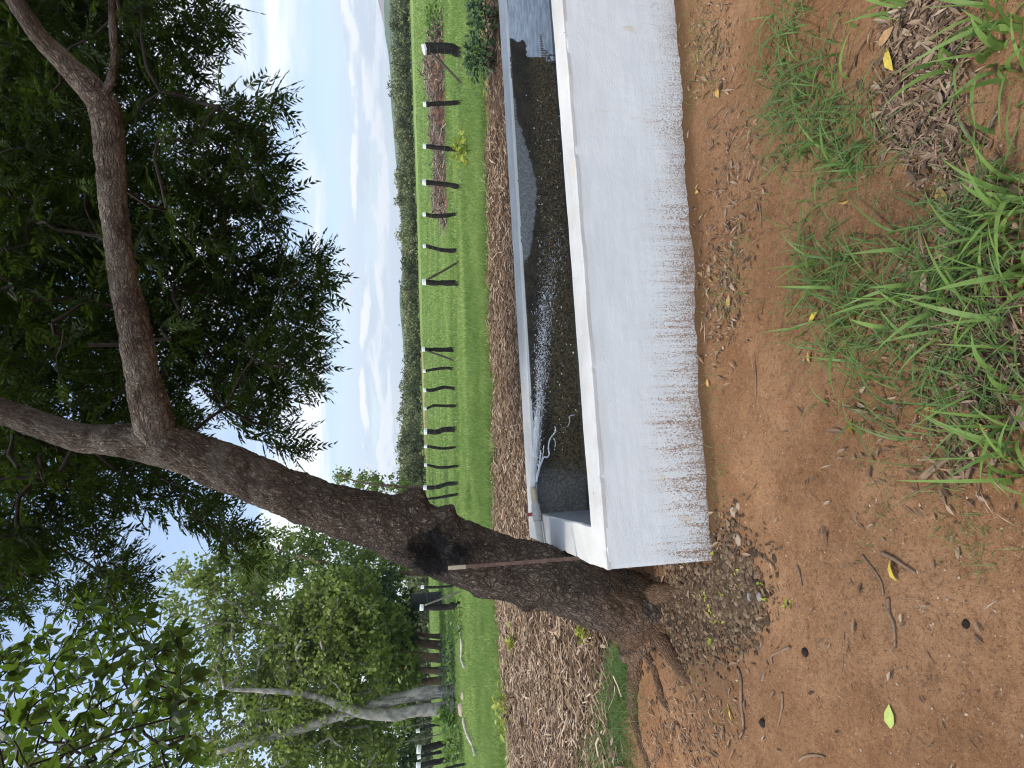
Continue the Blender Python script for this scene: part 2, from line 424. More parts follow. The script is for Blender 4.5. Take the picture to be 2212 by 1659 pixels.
m2 = Mat('mountain_rock'); o = m2.obj(); m2.P(Base_Color=m2.mix(m2.ss(m2.noise(o, .012, 8, .65), .4, .6), (.11, .085, .075), (.20, .16, .13)), Roughness=1.0, Specular_IOR_Level=.05)
ridge('hills', [(830, -420), (832, -60), (836, 20), (833, 60), (835, 100), (842, 128), (846, 180), (845, 236), (850, 300), (853, 347), (858, 400), (866, 470), (870, 560), (864, 640), (871, 740), (880, 900), (885, 1200), (888, 1700)], 900, 260, m.m)
ridge('mountain', [(800, -500), (785, -250), (797, -90), (812, -25), (818, 0), (832, 28), (846, 60), (858, 120), (875, 200)], 2000, 420, m2.m)

# ------------------------------------------------------------------ leaves: generic
def compound_leaves(O, A, length, nl, leaflet, wid, droop, tint):
    """neem-like pinnate leaves: O origins (n,3), A axes; returns verts, quads, tint"""
    n = len(O); A = norm(A)
    up = np.array([0, 0, 1.0]) + rng.normal(0, .35, (n, 3))
    B = norm(np.cross(A, up)); C = np.cross(B, A)
    t = (np.arange(nl) // 2 + .9) / (nl / 2 + .3); side = np.where(np.arange(nl) % 2, 1, -1)
    L = length[:, None]
    pos = O[:, None] + A[:, None] * (t[None, :, None] * L[..., None]) + np.array([0, 0, -1.0]) * (droop * (t ** 2)[None, :, None] * L[..., None])
    ang = np.radians(35 + 12 * rng.normal(0, 1, (n, nl)))
    d = B[:, None] * (side[None, :, None] * np.cos(ang)[..., None]) + A[:, None] * np.sin(ang)[..., None] + np.array([0, 0, -1.0]) * (.25 + .25 * rng.random((n, nl)))[..., None]
    d = norm(d); wv = norm(np.cross(d, C[:, None] + rng.normal(0, .35, (n, nl, 3))))
    ll = leaflet * L[..., None] * (1 - .35 * np.abs(t - .45)[None, :, None]) * (.8 + .4 * rng.random((n, nl, 1)))
    ww = ll * wid
    crv = A[:, None] * ll * .16
    p0 = pos; p1 = pos + d * ll * .42 + wv * ww; p2 = pos + d * ll + crv; p3 = pos + d * ll * .36 - wv * ww
    Vv = np.stack([p0, p1, p2, p3], 2).reshape(-1, 3)
    q = np.arange(len(Vv)).reshape(-1, 4)
    tt = np.repeat(np.clip(tint[:, None] + rng.normal(0, .12, (n, nl)), 0, 1).ravel(), 4)
    # rachis
    P0 = O; P1 = O + A * length[:, None] * .55 + np.array([0, 0, -1.]) * (droop * .3 * length)[:, None]; P2 = O + A * length[:, None] + np.array([0, 0, -1.]) * (droop * length)[:, None]
    return Vv, q, tt, (np.vstack([P0, P1]), np.vstack([P1, P2]))
def broad_leaves(O, A, length, wid, fold, tint, droop=.3):
    """simple leaves with a folded midrib, six faces each"""
    n = len(O); A = norm(A); up = np.array([0, 0, 1.0]) + rng.normal(0, .45, (n, 3))
    B = norm(np.cross(A, up)); C = np.cross(B, A)
    t = np.array([0, .3, .65, 1.0]); wf = np.array([.10, .92, .85, .0])
    L = np.asarray(length)[:, None, None]
    c = O[:, None] + A[:, None] * t[None, :, None] * L - C[:, None] * (droop * (t ** 2))[None, :, None] * L
    e = B[:, None] * (wf * wid)[None, :, None] * L; up_ = C[:, None] * (wf * wid * fold)[None, :, None] * L
    V = np.stack([c - e + up_, c, c + e + up_], 2).reshape(-1, 3)      # n*4*3
    b = np.arange(n)[:, None, None] * 12; qs = []
    for i in range(3):
        for k in range(2): qs.append([i * 3 + k, i * 3 + k + 1, (i + 1) * 3 + k + 1, (i + 1) * 3 + k])
    q = (np.array(qs)[None] + b).reshape(-1, 4)
    return V, q, np.repeat(np.clip(tint, 0, 1), 12)
def quads_leaf(O, size, tint, nbias=None):
    """small leaf-sized bent faces for distant crowns"""
    n = len(O); d = norm(rng.normal(0, 1, (n, 3)) + np.array([0, 0, -.25])); e = norm(np.cross(d, rng.normal(0, 1, (n, 3))))
    s = np.asarray(size)[:, None]
    V = np.stack([O - d * s * .5, O + e * s * .30, O + d * s * .5, O - e * s * .30], 1).reshape(-1, 3)
    return V, np.arange(4 * n).reshape(-1, 4), np.repeat(np.clip(tint, 0, 1), 4)
def link_nodes(nodes, anchors, aradius, r_tip=.003, grow=.0009, jit=.10, rmax=.014):
    """joins twig ends to the nearest node nearer the wood; returns stick arrays"""
    D0 = np.linalg.norm(nodes[:, None] - anchors[None], axis=2); order = np.argsort(D0.min(1))
    pts = list(anchors); par = [-1] * len(anchors); na = len(anchors); ids = {}
    for i in order:
        a = np.array(pts); d = np.linalg.norm(a - nodes[i], axis=1) + np.where(np.arange(len(a)) < na, .0, .06)
        j = int(np.argmin(d)); ids[len(pts)] = j; pts.append(nodes[i]); par.append(j)
    kids = np.ones(len(pts)); 
    for i in range(len(pts) - 1, na - 1, -1):
        kids[par[i]] += kids[i]
    P0 = []; P1 = []; r0 = []; r1 = []
    for i in range(na, len(pts)):
        a, b_ = np.array(pts[par[i]]), np.array(pts[i]); L = np.linalg.norm(b_ - a)
        ra = min(r_tip + grow * math.sqrt(kids[i]) * 2.2, rmax); rb = max(r_tip, ra * .75)
        m1 = a + (b_ - a) * .35 + rng.normal(0, jit * L * .5, 3) + np.array([0, 0, .06 * L]); m2_ = a + (b_ - a) * .7 + rng.normal(0, jit * L * .4, 3) + np.array([0, 0, .06 * L])
        for u_, v_, s_, e_ in ((a, m1, ra, ra), (m1, m2_, ra, (ra + rb) / 2), (m2_, b_, (ra + rb) / 2, rb)): P0.append(u_); P1.append(v_); r0.append(s_); r1.append(e_)
    return np.array(P0), np.array(P1), np.array(r0), np.array(r1)

# ------------------------------------------------------------------ the neem tree
m = Mat('neem_bark'); u = m.uv(); o = m.obj()
us = m.scale(u, 1, .42, 1)
dist = m.n('ShaderNodeMixRGB'); dist.inputs[0].default_value = .10; m.l(us, dist.inputs[1]); nn = m.n('ShaderNodeTexNoise'); m.l(us, nn.inputs['Vector']); nn.inputs['Scale'].default_value = 14; m.l(nn.outputs['Color'], dist.inputs[2])
vd = m.vor(dist.outputs[0], 46, 'DISTANCE_TO_EDGE').outputs['Distance']
vd2 = m.vor(m.scale(dist.outputs[0], 1, 2.2, 1), 105, 'DISTANCE_TO_EDGE').outputs['Distance']
cr1 = m.ss(vd, .0, .20); cr2 = m.ss(vd2, 0, .2)
pn = m.noise(o, 5, 6, .6); pf = m.noise(o, 60, 5, .7)
c = m.mix(m.ss(pn, .35, .65), (.115, .080, .056), (.215, .168, .125))
c = m.mix(m.m_('MULTIPLY', m.ss(pf, .45, .7), .5), c, (.26, .215, .17))
c = m.mix(m.m_('MULTIPLY', m.attr('pale'), .55), c, (.24, .215, .18))
c = m.mix(m.m_('MULTIPLY', m.m_('SUBTRACT', 1.0, m.m_('MULTIPLY', m.m_('ADD', .3, m.m_('MULTIPLY', cr1, .7)), m.m_('ADD', .45, m.m_('MULTIPLY', cr2, .55)))), m.m_('SUBTRACT', 1.0, m.m_('MULTIPLY', m.attr('pale'), .45))), c, (.026, .017, .013))
c = m.mix(m.ss(m.noise(o, 60, 2, .5), .69, .73), c, (.40, .36, .31))
c = m.mix(m.m_('MULTIPLY', m.attr('foot'), .65), c, (.20, .105, .055))
c = m.mix(m.attr('char'), c, (.010, .009, .009)); c = m.mix(m.attr('red'), c, (.20, .055, .03))
m.P(Base_Color=c, Roughness=.9, Specular_IOR_Level=.2)
b = m.bump(m.m_('MULTIPLY', cr1, m.m_('ADD', .5, m.m_('MULTIPLY', cr2, .5))), 1.0, .022); m.bump(pf, .5, .005, b)
BARK = m.m
TREE_Y = 3.78
WF = .92
def pt(X, Y, w, y): return np.array([*at_y(X, Y, y), WF * w / 2 * y / ray(X, Y)[1] / FP])
trunk_ctrl = [(1408, 1345, 235, 3.70), (1385, 1326, 190, 3.72), (1345, 1306, 166, 3.74), (1250, 1266, 156, 3.78), (1175, 1246, 152, 3.8), (1076, 1221, 146, 3.8), (977, 1186, 156, 3.8), (878, 1146, 150, 3.8), (790, 1121, 132, 3.8), (694, 1090, 118, 3.8), (600, 1056, 114, 3.8), (521, 1022, 114, 3.8), (440, 990, 112, 3.8), (380, 966, 108, 3.8), (320, 955, 98, 3.82), (250, 950, 80, 3.85), (174, 946, 68, 3.88), (90, 918, 63, 3.9), (0, 888, 60, 3.95), (-120, 850, 54, 4.0), (-320, 800, 44, 4.1)]
base_p = gp(1400, 1335)
tree = thing('neem_tree', 'large dark leaning tree with feathery leaves shading the white trough, charred hollow on its trunk', 'tree', (base_p[0], base_p[1], 0))
KN = []
def knot(X, Y, y, rad, amp): KN.append((at_y(X, Y, y), rad, amp))
knot(895, 1070, 3.80, .085, .10); knot(966, 1108, 3.74, .06, .085); knot(905, 1085, 3.72, .06, .03); knot(1136, 1312, 3.70, .05, .04); knot(1036, 1290, 3.75, .07, .025)
knot(930, 1196, 3.58, .10, -.10); knot(1020, 1165, 3.58, .05, .02); knot(1040, 1180, 3.57, .03, -.025); knot(1155, 1197, 3.56, .03, -.02); knot(1160, 1192, 3.56, .05, .015)
knot(1005, 1250, 3.6, .10, .02); knot(345, 880, 3.7, .10, .03); knot(372, 895, 3.62, .05, .05)
CH = [((925, 1208), .15, 1.4), ((940, 1178), .12, 1.3), ((985, 1195), .09, 1.1), ((968, 1110), .05, .95), ((962, 1128), .04, 1.1), ((957, 1150), .04, 1.1), ((950, 1172), .03, .9), ((1010, 1205), .05, .7), ((1000, 1190), .075, .8), ((1040, 1170), .055, .8), ((1060, 1185), .05, .6), ((1010, 1105), .03, .5), ((915, 1070), .03, .4)]
def bark_disp(Pb, D, L, th, rad):
    d = (fbm(Pb, 6, 3, 2) - .5) * .035
    Q = np.stack([np.broadcast_to(np.cos(th)[None] * rad.mean(), Pb.shape[:2]) * 24, np.broadcast_to(np.sin(th)[None] * rad.mean(), Pb.shape[:2]) * 24, np.broadcast_to(L[:, None], Pb.shape[:2]) * 11], -1)
    rdg = 1 - np.abs(2 * fbm(Q, 1.3, 3, 11) - 1)
    d = (d - (rdg ** 3) * .016 + (fbm(Pb, 45, 2, 6) - .5) * .010) * np.clip(rad / .15, .35, 1)[:, None]
    for c_, r_, a_ in KN: d = d + a_ * np.exp(-((Pb - c_) ** 2).sum(-1) / r_ ** 2)
    return d
def bark_tube(ctrl, step, seg, name, disp=bark_disp, root=False):
    C = catmull([pt(*c_) for c_ in ctrl], step); V, q, t_, uv = tube(C[:, :3], C[:, 3], seg, disp)
    char = np.zeros(len(V)); red = np.zeros(len(V))
    for (X, Y), r_, a_ in CH:
        c_ = at_y(X, Y, 3.60); jit = 1 + 1.5 * (fbm(V, 26, 4, 4) - .5); char = np.maximum(char, a_ * np.exp(-(((V - c_) ** 2).sum(1) / (r_ * jit) ** 2) ** 1.6))
    c_ = at_y(1152, 1198, 3.58); red = np.exp(-((V - c_) ** 2).sum(1) / .032 ** 2)
    pale = sm(V[:, 2], 2.0, 2.7) * sm(fbm(V, 9, 3, 2), .42, .6); foot = (1 - sm(V[:, 2], .0, .55)) * sm(fbm(V, 6, 3, 9), .3, .6)
    return mk(name, V, [q, t_], BARK, parent=tree, uv=uv, smooth=True, attr=dict(char=np.clip(char, 0, 1), red=red, pale=pale, foot=foot))
bark_tube(trunk_ctrl, .013, 96, 'trunk')
WF = .85
bark_tube([(352, 990, 70, 3.80), (338, 935, 96, 3.77), (324, 888, 92, 3.75), (315, 850, 86, 3.74), (305, 790, 78, 3.73), (292, 715, 78, 3.72), (272, 620, 70, 3.70), (259, 549, 67, 3.68), (246, 450, 67, 3.65), (239, 347, 69, 3.62), (230, 250, 74, 3.6), (205, 200, 72, 3.6), (160, 155, 60, 3.58), (118, 112, 53, 3.55), (85, 78, 48, 3.5), (31, 0, 42, 3.45), (-60, -130, 36, 3.4), (-180, -300, 26, 3.3)], .013, 72, 'limb')
bark_tube([(205, 228, 26, 3.58), (232, 190, 24, 3.56), (247, 130, 21, 3.55), (243, 60, 18, 3.52), (240, 0, 16, 3.5), (230, -130, 12, 3.45)], .02, 24, 'limb')
if 0: bark_tube([(300, 800, 30, 3.95), (262, 782, 34, 4.0), (190, 745, 30, 4.2), (120, 700, 26, 4.4), (40, 650, 22, 4.6), (-60, 600, 16, 4.8)], .03, 24, 'limb')
if 0: bark_tube([(620, 1098, 12, 3.9), (520, 1090, 26, 3.95), (420, 1062, 22, 4.0), (300, 1035, 18, 4.1), (170, 1020, 14, 4.2), (40, 1010, 10, 4.3)], .03, 24, 'limb')
# roots
def root(pts, r0, r1):
    Pp = np.array([gp(X, Y, dz) for X, Y, dz in pts]); rr = np.linspace(r0, r1, len(Pp))
    C = catmull(np.hstack([Pp, rr[:, None]]), .015); V, q, t_, uv = tube(C[:, :3], C[:, 3], 20, lambda Pb, D, L, th, rad: (fbm(Pb, 12, 3, 2) - .5) * .03)
    mk('root', V, [q, t_], BARK, parent=tree, uv=uv, smooth=True, attr=dict(char=np.zeros(len(V)), red=np.zeros(len(V)), pale=np.full(len(V), .2), foot=np.full(len(V), .9)))
root([(1375, 1385, .03), (1378, 1430, -.005), (1370, 1490, -.012), (1374, 1550, -.010), (1387, 1610, -.016), (1402, 1660, -.03)], .085, .038)
root([(1400, 1340, .03), (1440, 1390, .01), (1470, 1440, .0), (1500, 1490, -.03)], .09, .02)
root([(1395, 1290, .03), (1440, 1280, .0), (1470, 1275, -.03)], .085, .03)
root([(1395, 1395, .0), (1415, 1450, -.012), (1432, 1510, -.014), (1465, 1560, -.03)], .05, .022)

# crown
canopy = pix_poly([(-160, -160), (440, -160), (466, 20), (482, 75), (470, 130), (455, 180), (480, 215), (560, 195), (600, 215), (608, 262), (575, 285), (560, 300), (600, 345), (612, 400), (612, 470), (560, 512), (480, 530), (560, 545), (635, 528), (700, 545), (716, 580), (700, 640), (688, 690), (702, 780), (690, 840), (630, 870), (560, 880), (610, 920), (672, 975), (640, 985), (560, 955), (500, 930), (430, 900), (420, 1040), (520, 1120), (552, 1170), (535, 1215), (480, 1190), (420, 1150), (340, 1105), (290, 1085), (235, 1130), (225, 1168), (160, 1185), (118, 1165), (100, 1200), (60, 1240), (-160, 1300)])
lobe2 = pix_poly([(118, 1245), (190, 1205), (245, 1165), (290, 1215), (318, 1265), (300, 1320), (235, 1345), (170, 1330), (130, 1310)])
lobe3 = pix_poly([(-160, 1160), (80, 1160), (95, 1225), (80, 1320), (-160, 1420)])
holes = [pix_poly([(95, 850), (140, 845), (150, 925), (100, 935)]), pix_poly([(345, 815), (440, 820), (480, 900), (420, 905), (390, 880)]), pix_poly([(255, 835), (275, 840), (275, 870), (255, 865)]), pix_poly([(430, 195), (470, 190), (480, 215), (440, 225)])]
CP = []
for poly, stp in ((canopy, 25), (lobe2, 24), (lobe3, 30)):
    X, Y = np.meshgrid(np.arange(-160, 760, stp), np.arange(-160, 1430, stp)); X = X.ravel() + rng.uniform(-stp * .5, stp * .5, X.size); Y = Y.ravel() + rng.uniform(-stp * .5, stp * .5, Y.size)
    k = inside(poly, X + 12, Y) & inside(poly, X + 8, Y + 10) & inside(poly, X + 8, Y - 10)
    for h in holes: k &= ~inside(h, X, Y)
    thin = (X > 230) & (Y < 330) & (rng.random(X.size) < .30); k &= ~thin
    thin = (X < 430) & (Y > 1000) & (rng.random(X.size) < .25); k &= ~thin
    for a, b_ in zip(X[k], Y[k]):
        CP.append(at_dep(a, b_, rng.uniform(3.9, 7.2)))
CP = np.array(CP)
# parts of the same crown over and behind the viewer, out of the picture
nO = 260
ov = np.stack([rng.uniform(-3.5, 4.5, nO), rng.uniform(-1.5, 4.5, nO), rng.uniform(4.3, 6.6, nO)], 1)
nodes = np.vstack([CP, ov])
nl_ = 11
O = np.repeat(nodes, nl_, 0); n = len(O)
hd = rng.normal(0, 1, (n, 3)); hd[:, 2] = rng.normal(-.35, .45, n)
A = norm(hd); O = O + A * rng.uniform(.0, .05, (n, 1)) + rng.normal(0, .035, (n, 3))
far = np.linalg.norm(O - EYE, axis=1)
Ln = rng.uniform(.15, .25, n) * (1 + .05 * (far - 5))
ti = np.clip(np.repeat(rng.random(len(nodes)) ** 1.6, nl_) * .8 + rng.normal(0, .1, n), 0, 1)
Vl, ql, tl, (ra, rb) = compound_leaves(O, A, Ln, 13, .30, .17, .30, ti)
NEEM = leafmat('neem_leaf', (.009, .016, .004), (.032, .056, .009), .16, (.10, .17, .015), .65, .06)
TWIG = plain('twig_bark', (.035, .028, .021), .9, .2, .4, 30)
acc = Acc(); acc.add(Vl, ql, tint=tl)
Vs, qs = sticks(ra, rb, .0016, .0012, 3); acc.add(Vs, qs, tint=.3)
anch = []
for ctrl in (trunk_ctrl[13:], [(318, 850, 84, 3.74), (292, 715, 78, 3.72), (259, 549, 67, 3.68), (239, 347, 69, 3.62), (205, 200, 72, 3.6), (118, 112, 53, 3.55), (31, 0, 42, 3.45), (-180, -300, 26, 3.3)], [(247, 130, 21, 3.55), (240, 0, 16, 3.5)], [(190, 745, 30, 4.2), (40, 650, 22, 4.6)], [(420, 1062, 22, 4.0), (300, 1035, 18, 4.1), (40, 1010, 10, 4.3)]):
    anch += [c_[:3] for c_ in catmull([pt(*c_) for c_ in ctrl], .12)]
s0, s1, sr0, sr1 = link_nodes(nodes, np.array(anch), None)
crown = acc.build('crown', NEEM, parent=tree)
Vs, qs = sticks(s0, s1, sr0, sr1, 5); mk('branchwork', Vs, [qs], TWIG, parent=tree, smooth=True)

# ------------------------------------------------------------------ broad-leaved tree reaching in from the left
bt_base = np.array([-4.6, 3.9, 0.0]); bt_base[2] = soil_z(bt_base[0], bt_base[1])
btree = thing('broadleaf_tree', 'tree with large oval leaves hanging into the lower left corner of the picture', 'tree', bt_base)
tp = np.array([[*bt_base, .17], [-4.55, 3.9, .9, .14], [-4.45, 3.85, 1.9, .12], [-4.2, 3.8, 3.0, .10], [-3.9, 3.7, 4.2, .06], [-3.5, 3.6, 5.2, .03]])
C = catmull(tp, .05); Vt, qt, tt_, uvt = tube(C[:, :3], C[:, 3], 24, lambda Pb, D, L, th, rad: (fbm(Pb, 9, 3, 2) - .5) * .03)
PALEBARK = plain('grey_bark', (.22, .19, .16), .9, .2, .5, 14, .6)
mk('trunk', Vt, [qt, tt_], PALEBARK, parent=btree, smooth=True)
poly = pix_poly([(-60, 1400), (60, 1390), (110, 1310), (190, 1290), (225, 1330), (300, 1300), (345, 1345), (380, 1350), (420, 1410), (455, 1460), (470, 1530), (440, 1600), (455, 1720), (-60, 1720)])
X, Y = np.meshgrid(np.arange(-60, 500, 24), np.arange(1280, 1730, 24)); X = X.ravel() + rng.uniform(-19, 19, X.size); Y = Y.ravel() + rng.uniform(-19, 19, Y.size)
k = inside(poly, X, Y) & (rng.random(X.size) < .92)
bn = np.array([at_dep(a, b_, rng.uniform(3.0, 6.4)) for a, b_ in zip(X[k], Y[k])])
O = np.repeat(bn, 6, 0); n = len(O); hd = rng.normal(0, 1, (n, 3)); hd[:, 2] = rng.normal(-.15, .6, n); A = norm(hd)
ti = np.clip(np.repeat(rng.random(len(bn)), 6) * .7 + rng.normal(.1, .15, n), 0, 1)
Vb, qb, tb = broad_leaves(O + A * .015, A, rng.uniform(.07, .118, n), .26, .25, ti)
BROAD = leafmat('broad_leaf', (.012, .024, .006), (.046, .080, .014), .24, (.20, .33, .03), .45, .25)
acc = Acc(); acc.add(Vb, qb, tint=tb)
# a few larger leaves nearest the viewer at the lower left corner
O2 = np.array([at_dep(a, b_, 2.3) for a, b_ in [(160, 1600), (120, 1625), (60, 1655), (190, 1655), (30, 1600)]]); A2 = np.array([[.3, .2, .6], [-.6, .1, .2], [-.3, .2, .5], [.1, .2, .7], [.3, 0, .5]])
Vb, qb, tb = broad_leaves(O2, A2, np.array([.16, .15, .14, .12, .13]), .24, .2, np.array([.6, .5, .9, .4, .5])); acc.add(Vb, qb, tint=tb)
acc.build('crown', BROAD, parent=btree)
an = np.array([c_[:3] for c_ in C if c_[2] > 2.2])
s0, s1, sr0, sr1 = link_nodes(np.vstack([bn, O2]), an, None, .0022, .0007, .1, .009)
Vs, qs = sticks(s0, s1, sr0, sr1, 5); mk('branchwork', Vs, [qs], TWIG, parent=btree, smooth=True)

# ------------------------------------------------------------------ trees across the field
def crown_leaves(ells, clump, per, size, tint0, shell=.55):
    """ells: (X, Y, rX, rY, dep, depth radius) in the picture's units; leaf clumps spread through each ellipsoid"""
    out = []; tn = []; cl = []
    for X, Y, rX, rY, dep, rd, ncl in ells:
        c_ = at_dep(X, Y, dep); hx = rX * dep / FP; hy = rY * dep / FP
        d = norm(rng.normal(0, 1, (ncl, 3))); rr = rng.random(ncl) ** .33 * (1 - shell) + shell * rng.random(ncl) ** .2
        off = d * rr[:, None]
        cc = c_ + off[:, :1] * np.array([1., 0, 0]) * hy + off[:, 1:2] * np.array([0, 1., 0]) * rd + off[:, 2:3] * np.array([0, 0, 1.]) * hx
        cl.append(cc)
        cs = clump * rng.uniform(.45, 1.0, (ncl, 1))
        pts = np.repeat(cc, per, 0) + rng.normal(0, 1, (ncl * per, 3)) * np.repeat(cs, per, 0) * np.array([1, 1, .65])
        out.append(pts); tn.append(np.repeat(rng.random(ncl), per) * .75 + rng.normal(tint0, .12, ncl * per))
    return np.vstack(out), np.concatenate(tn), np.vstack(cl)
LEAF_L = leafmat('light_leaf', (.050, .078, .014), (.235, .280, .065), .28, (.22, .32, .05))
LEAF_M = leafmat('mid_leaf', (.034, .058, .011), (.170, .215, .045), .25, (.15, .26, .04))
LEAF_D = leafmat('dark_leaf', (.014, .032, .010), (.045, .080, .022), .25, (.08, .15, .03))
LEAF_F = leafmat('scrub_leaf', (.040, .056, .020), (.23, .25, .11), .2)
def trunk_part(name, pts, dep, parent, mat, seg=16):
    """pts: (X, Y, width) at a given distance"""
    C = catmull([np.array([*at_y(X, Y, dep), w_ / 2 * dep / FP]) for X, Y, w_ in pts], .15)
    V, q, t_, uv = tube(C[:, :3], C[:, 3], seg, lambda Pb, D, L, th, rad: (fbm(Pb, 3, 3, 2) - .5) * rad[:, None] * .5)
    return mk(name, V, [q, t_], mat, parent=parent, uv=uv, smooth=True)
m = Mat('pale_bark'); o = m.obj(); c = m.mix(m.ss(m.noise(m.scale(o, 1, 1, .3), 7, 6, .7), .4, .62), (.14, .125, .11), (.36, .335, .30)); c = m.mix(m.ss(m.noise(o, 16, 5, .7), .55, .7), c, (.07, .06, .052)); m.P(Base_Color=c, Roughness=.9); m.bump(m.noise(o, 18, 5, .7), .8, .05); PALE = m.m
pb = on_ground(986, 1508); PD = pb[1]
t = thing('pale_trunk_tree', 'light green tree on two curved pale grey trunks beyond the mulch', 'tree', pb)
trunk_part('trunk', [(992, 1492, 32), (975, 1493, 26), (900, 1501, 25), (853, 1511, 24), (800, 1526, 23), (760, 1540, 22), (713, 1552, 20), (660, 1569, 22), (590, 1590, 18), (521, 1611, 14), (470, 1625, 9)], PD, t, PALE)
PALE2 = plain('light_bark', (.38, .35, .315), .9, .2, .62, 4, .9)
trunk_part('trunk', [(990, 1526, 27), (970, 1528, 25), (900, 1536, 24), (852, 1543, 24), (800, 1542, 23), (765, 1534, 21), (730, 1522, 18), (695, 1507, 14), (640, 1498, 12), (590, 1493, 10), (486, 1489, 6)], PD - .35, t, PALE2)
ells = [(640, 1500, 120, 130, PD, 2.2, 150), (560, 1400, 110, 120, PD + .5, 2.2, 130), (700, 1380, 100, 110, PD, 2.0, 130), (600, 1600, 150, 90, PD, 2.2, 130), (740, 1300, 80, 80, PD, 1.6, 80), (770, 1440, 70, 90, PD - .5, 1.6, 80), (440, 1300, 90, 110, PD, 1.8, 46), (420, 1480, 80, 120, PD, 1.8, 60), (780, 1620, 90, 60, PD, 1.6, 80), (500, 1250, 80, 70, PD, 1.6, 50)]
pts, tn, cl = crown_leaves(ells, .34, 40, .17, .25)
Vq, qq, tq = quads_leaf(pts, rng.uniform(.12, .25, len(pts)), tn); acc = Acc(); acc.add(Vq, qq, tint=tq); acc.build('crown', LEAF_L, parent=t)
an = np.array([at_y(X, Y, PD) for X, Y in [(853, 1512), (760, 1541), (660, 1569), (590, 1590), (521, 1611), (695, 1507), (590, 1493), (486, 1489), (620, 1480), (560, 1440)]])
s0, s1, sr0, sr1 = link_nodes(cl[rng.random(len(cl)) < .8], an, None, .018, .006, .1, .06); Vs, qs = sticks(s0, s1, sr0, sr1, 4); mk('branchwork', Vs, [qs], PALE, parent=t, smooth=True)

def field_tree(name, label, X, Y, ells, dep, mat, clump, per, size, trunks, tint=.2, group=None, bark=PALEBARK):
    b_ = on_ground(X, Y); b_ = np.array([*at_y(X, Y, dep)]); b_[2] = gz(b_[0], b_[1])
    t = thing(name, label, 'tree', b_, group)
    pts, tn, cl = crown_leaves([(e[0], e[1], e[2], e[3], dep, e[4], e[5]) for e in ells], clump, per, size, tint)
    pts = pts[pts[:, 2] > gz(pts[:, 0], pts[:, 1]) + .05] if len(pts) else pts
    tn = tn[:len(pts)]
    Vq, qq, tq = quads_leaf(pts, rng.uniform(size * .65, size * 1.3, len(pts)), tn); acc = Acc(); acc.add(Vq, qq, tint=tq); acc.build('crown', mat, parent=t)
    for tk in trunks:
        tk = list(tk); Xb, Yb, wb = tk[0]; bb = at_y(Xb, Yb, dep); g = gz(bb[0], bb[1]) - .1
        C = catmull([np.array([bb[0], bb[1], g, wb / 2 * dep / FP])] + [np.array([*at_y(a, b2, dep), w_ / 2 * dep / FP]) for a, b2, w_ in tk[1:]], .3)
        V, q, t_, uv = tube(C[:, :3], C[:, 3], 10, lambda Pb, D, L, th, rad: (fbm(Pb, 2, 3, 2) - .5) * rad[:, None] * .6)
        mk('trunk', V, [q, t_], bark, parent=t, smooth=True)
    return t
BROWNB = plain('brown_bark', (.15, .105, .075), .95, .1, .55, 3, .8)
field_tree('grove_tree', 'dark round tree behind the pale forked trunks, widest of the grove', 960, 1420, [(680, 1420, 130, 150, 3, 120), (790, 1390, 100, 130, 3, 110), (860, 1440, 45, 120, 2.5, 60)], 31, LEAF_M, .42, 40, .3, [[(960, 1422, 24), (930, 1420, 17), (880, 1412, 15), (800, 1400, 12)], [(962, 1450, 20), (920, 1448, 13), (860, 1440, 10)]], .3, bark=BROWNB)
field_tree('grove_tree', 'shaded dark green tree across the field, cut off by the bottom edge of the picture', 950, 1590, [(720, 1600, 130, 110, 3, 110), (830, 1600, 75, 110, 3, 80)], 34, LEAF_D, .45, 40, .3, [[(960, 1470, 22), (930, 1472, 15), (880, 1480, 13), (800, 1500, 10)]], .3, bark=BROWNB)
field_tree('grove_tree', 'dense dark tree with brown stems, the grove tree nearest the leaning trunk', 965, 1375, [(830, 1330, 70, 90, 3, 100), (740, 1300, 90, 90, 3, 90), (865, 1390, 40, 80, 2.5, 50)], 36, LEAF_D, .45, 40, .32, [[(965, 1395, 22), (930, 1392, 16), (885, 1385, 14), (800, 1370, 10)], [(960, 1375, 12), (920, 1372, 8), (870, 1360, 7)]], .25, bark=BROWNB)
field_tree('tall_tree', 'bright green tall tree seen close beside the trunk, thin against the sky', 930, 1240, [(620, 1190, 90, 60, 2.5, 70), (720, 1215, 90, 60, 2.5, 70), (810, 1235, 70, 60, 2.5, 60), (570, 1230, 60, 50, 2, 40)], 42, LEAF_M, .45, 40, .32, [[(935, 1240, 14), (880, 1238, 10), (760, 1228, 8), (640, 1200, 5)]], .4, bark=BROWNB)
field_tree('slim_tree', 'wispy treetop rising over the far scrub, touching the trough side of the leaning trunk', 910, 1050, [(795, 1045, 34, 20, 1.6, 26), (735, 1028, 28, 12, 1.2, 12), (850, 1060, 40, 34, 2, 30), (880, 1085, 30, 40, 2, 30)], 55, LEAF_M, .4, 22, .34, [[(912, 1055, 8), (850, 1050, 6), (780, 1042, 4), (735, 1028, 2)]], .35, bark=BROWNB)
field_tree('leaning_bush', 'grey bare-topped bush standing out of the far scrub behind the brush pile', 885, 190, [(868, 192, 20, 26, 2, 26)], 105, leafmat('dry_leaf', (.10, .09, .06), (.17, .15, .10), .1), .6, 40, .34, [[(888, 190, 4), (870, 190, 3), (852, 186, 1.5)]], .2, bark=PALEBARK)

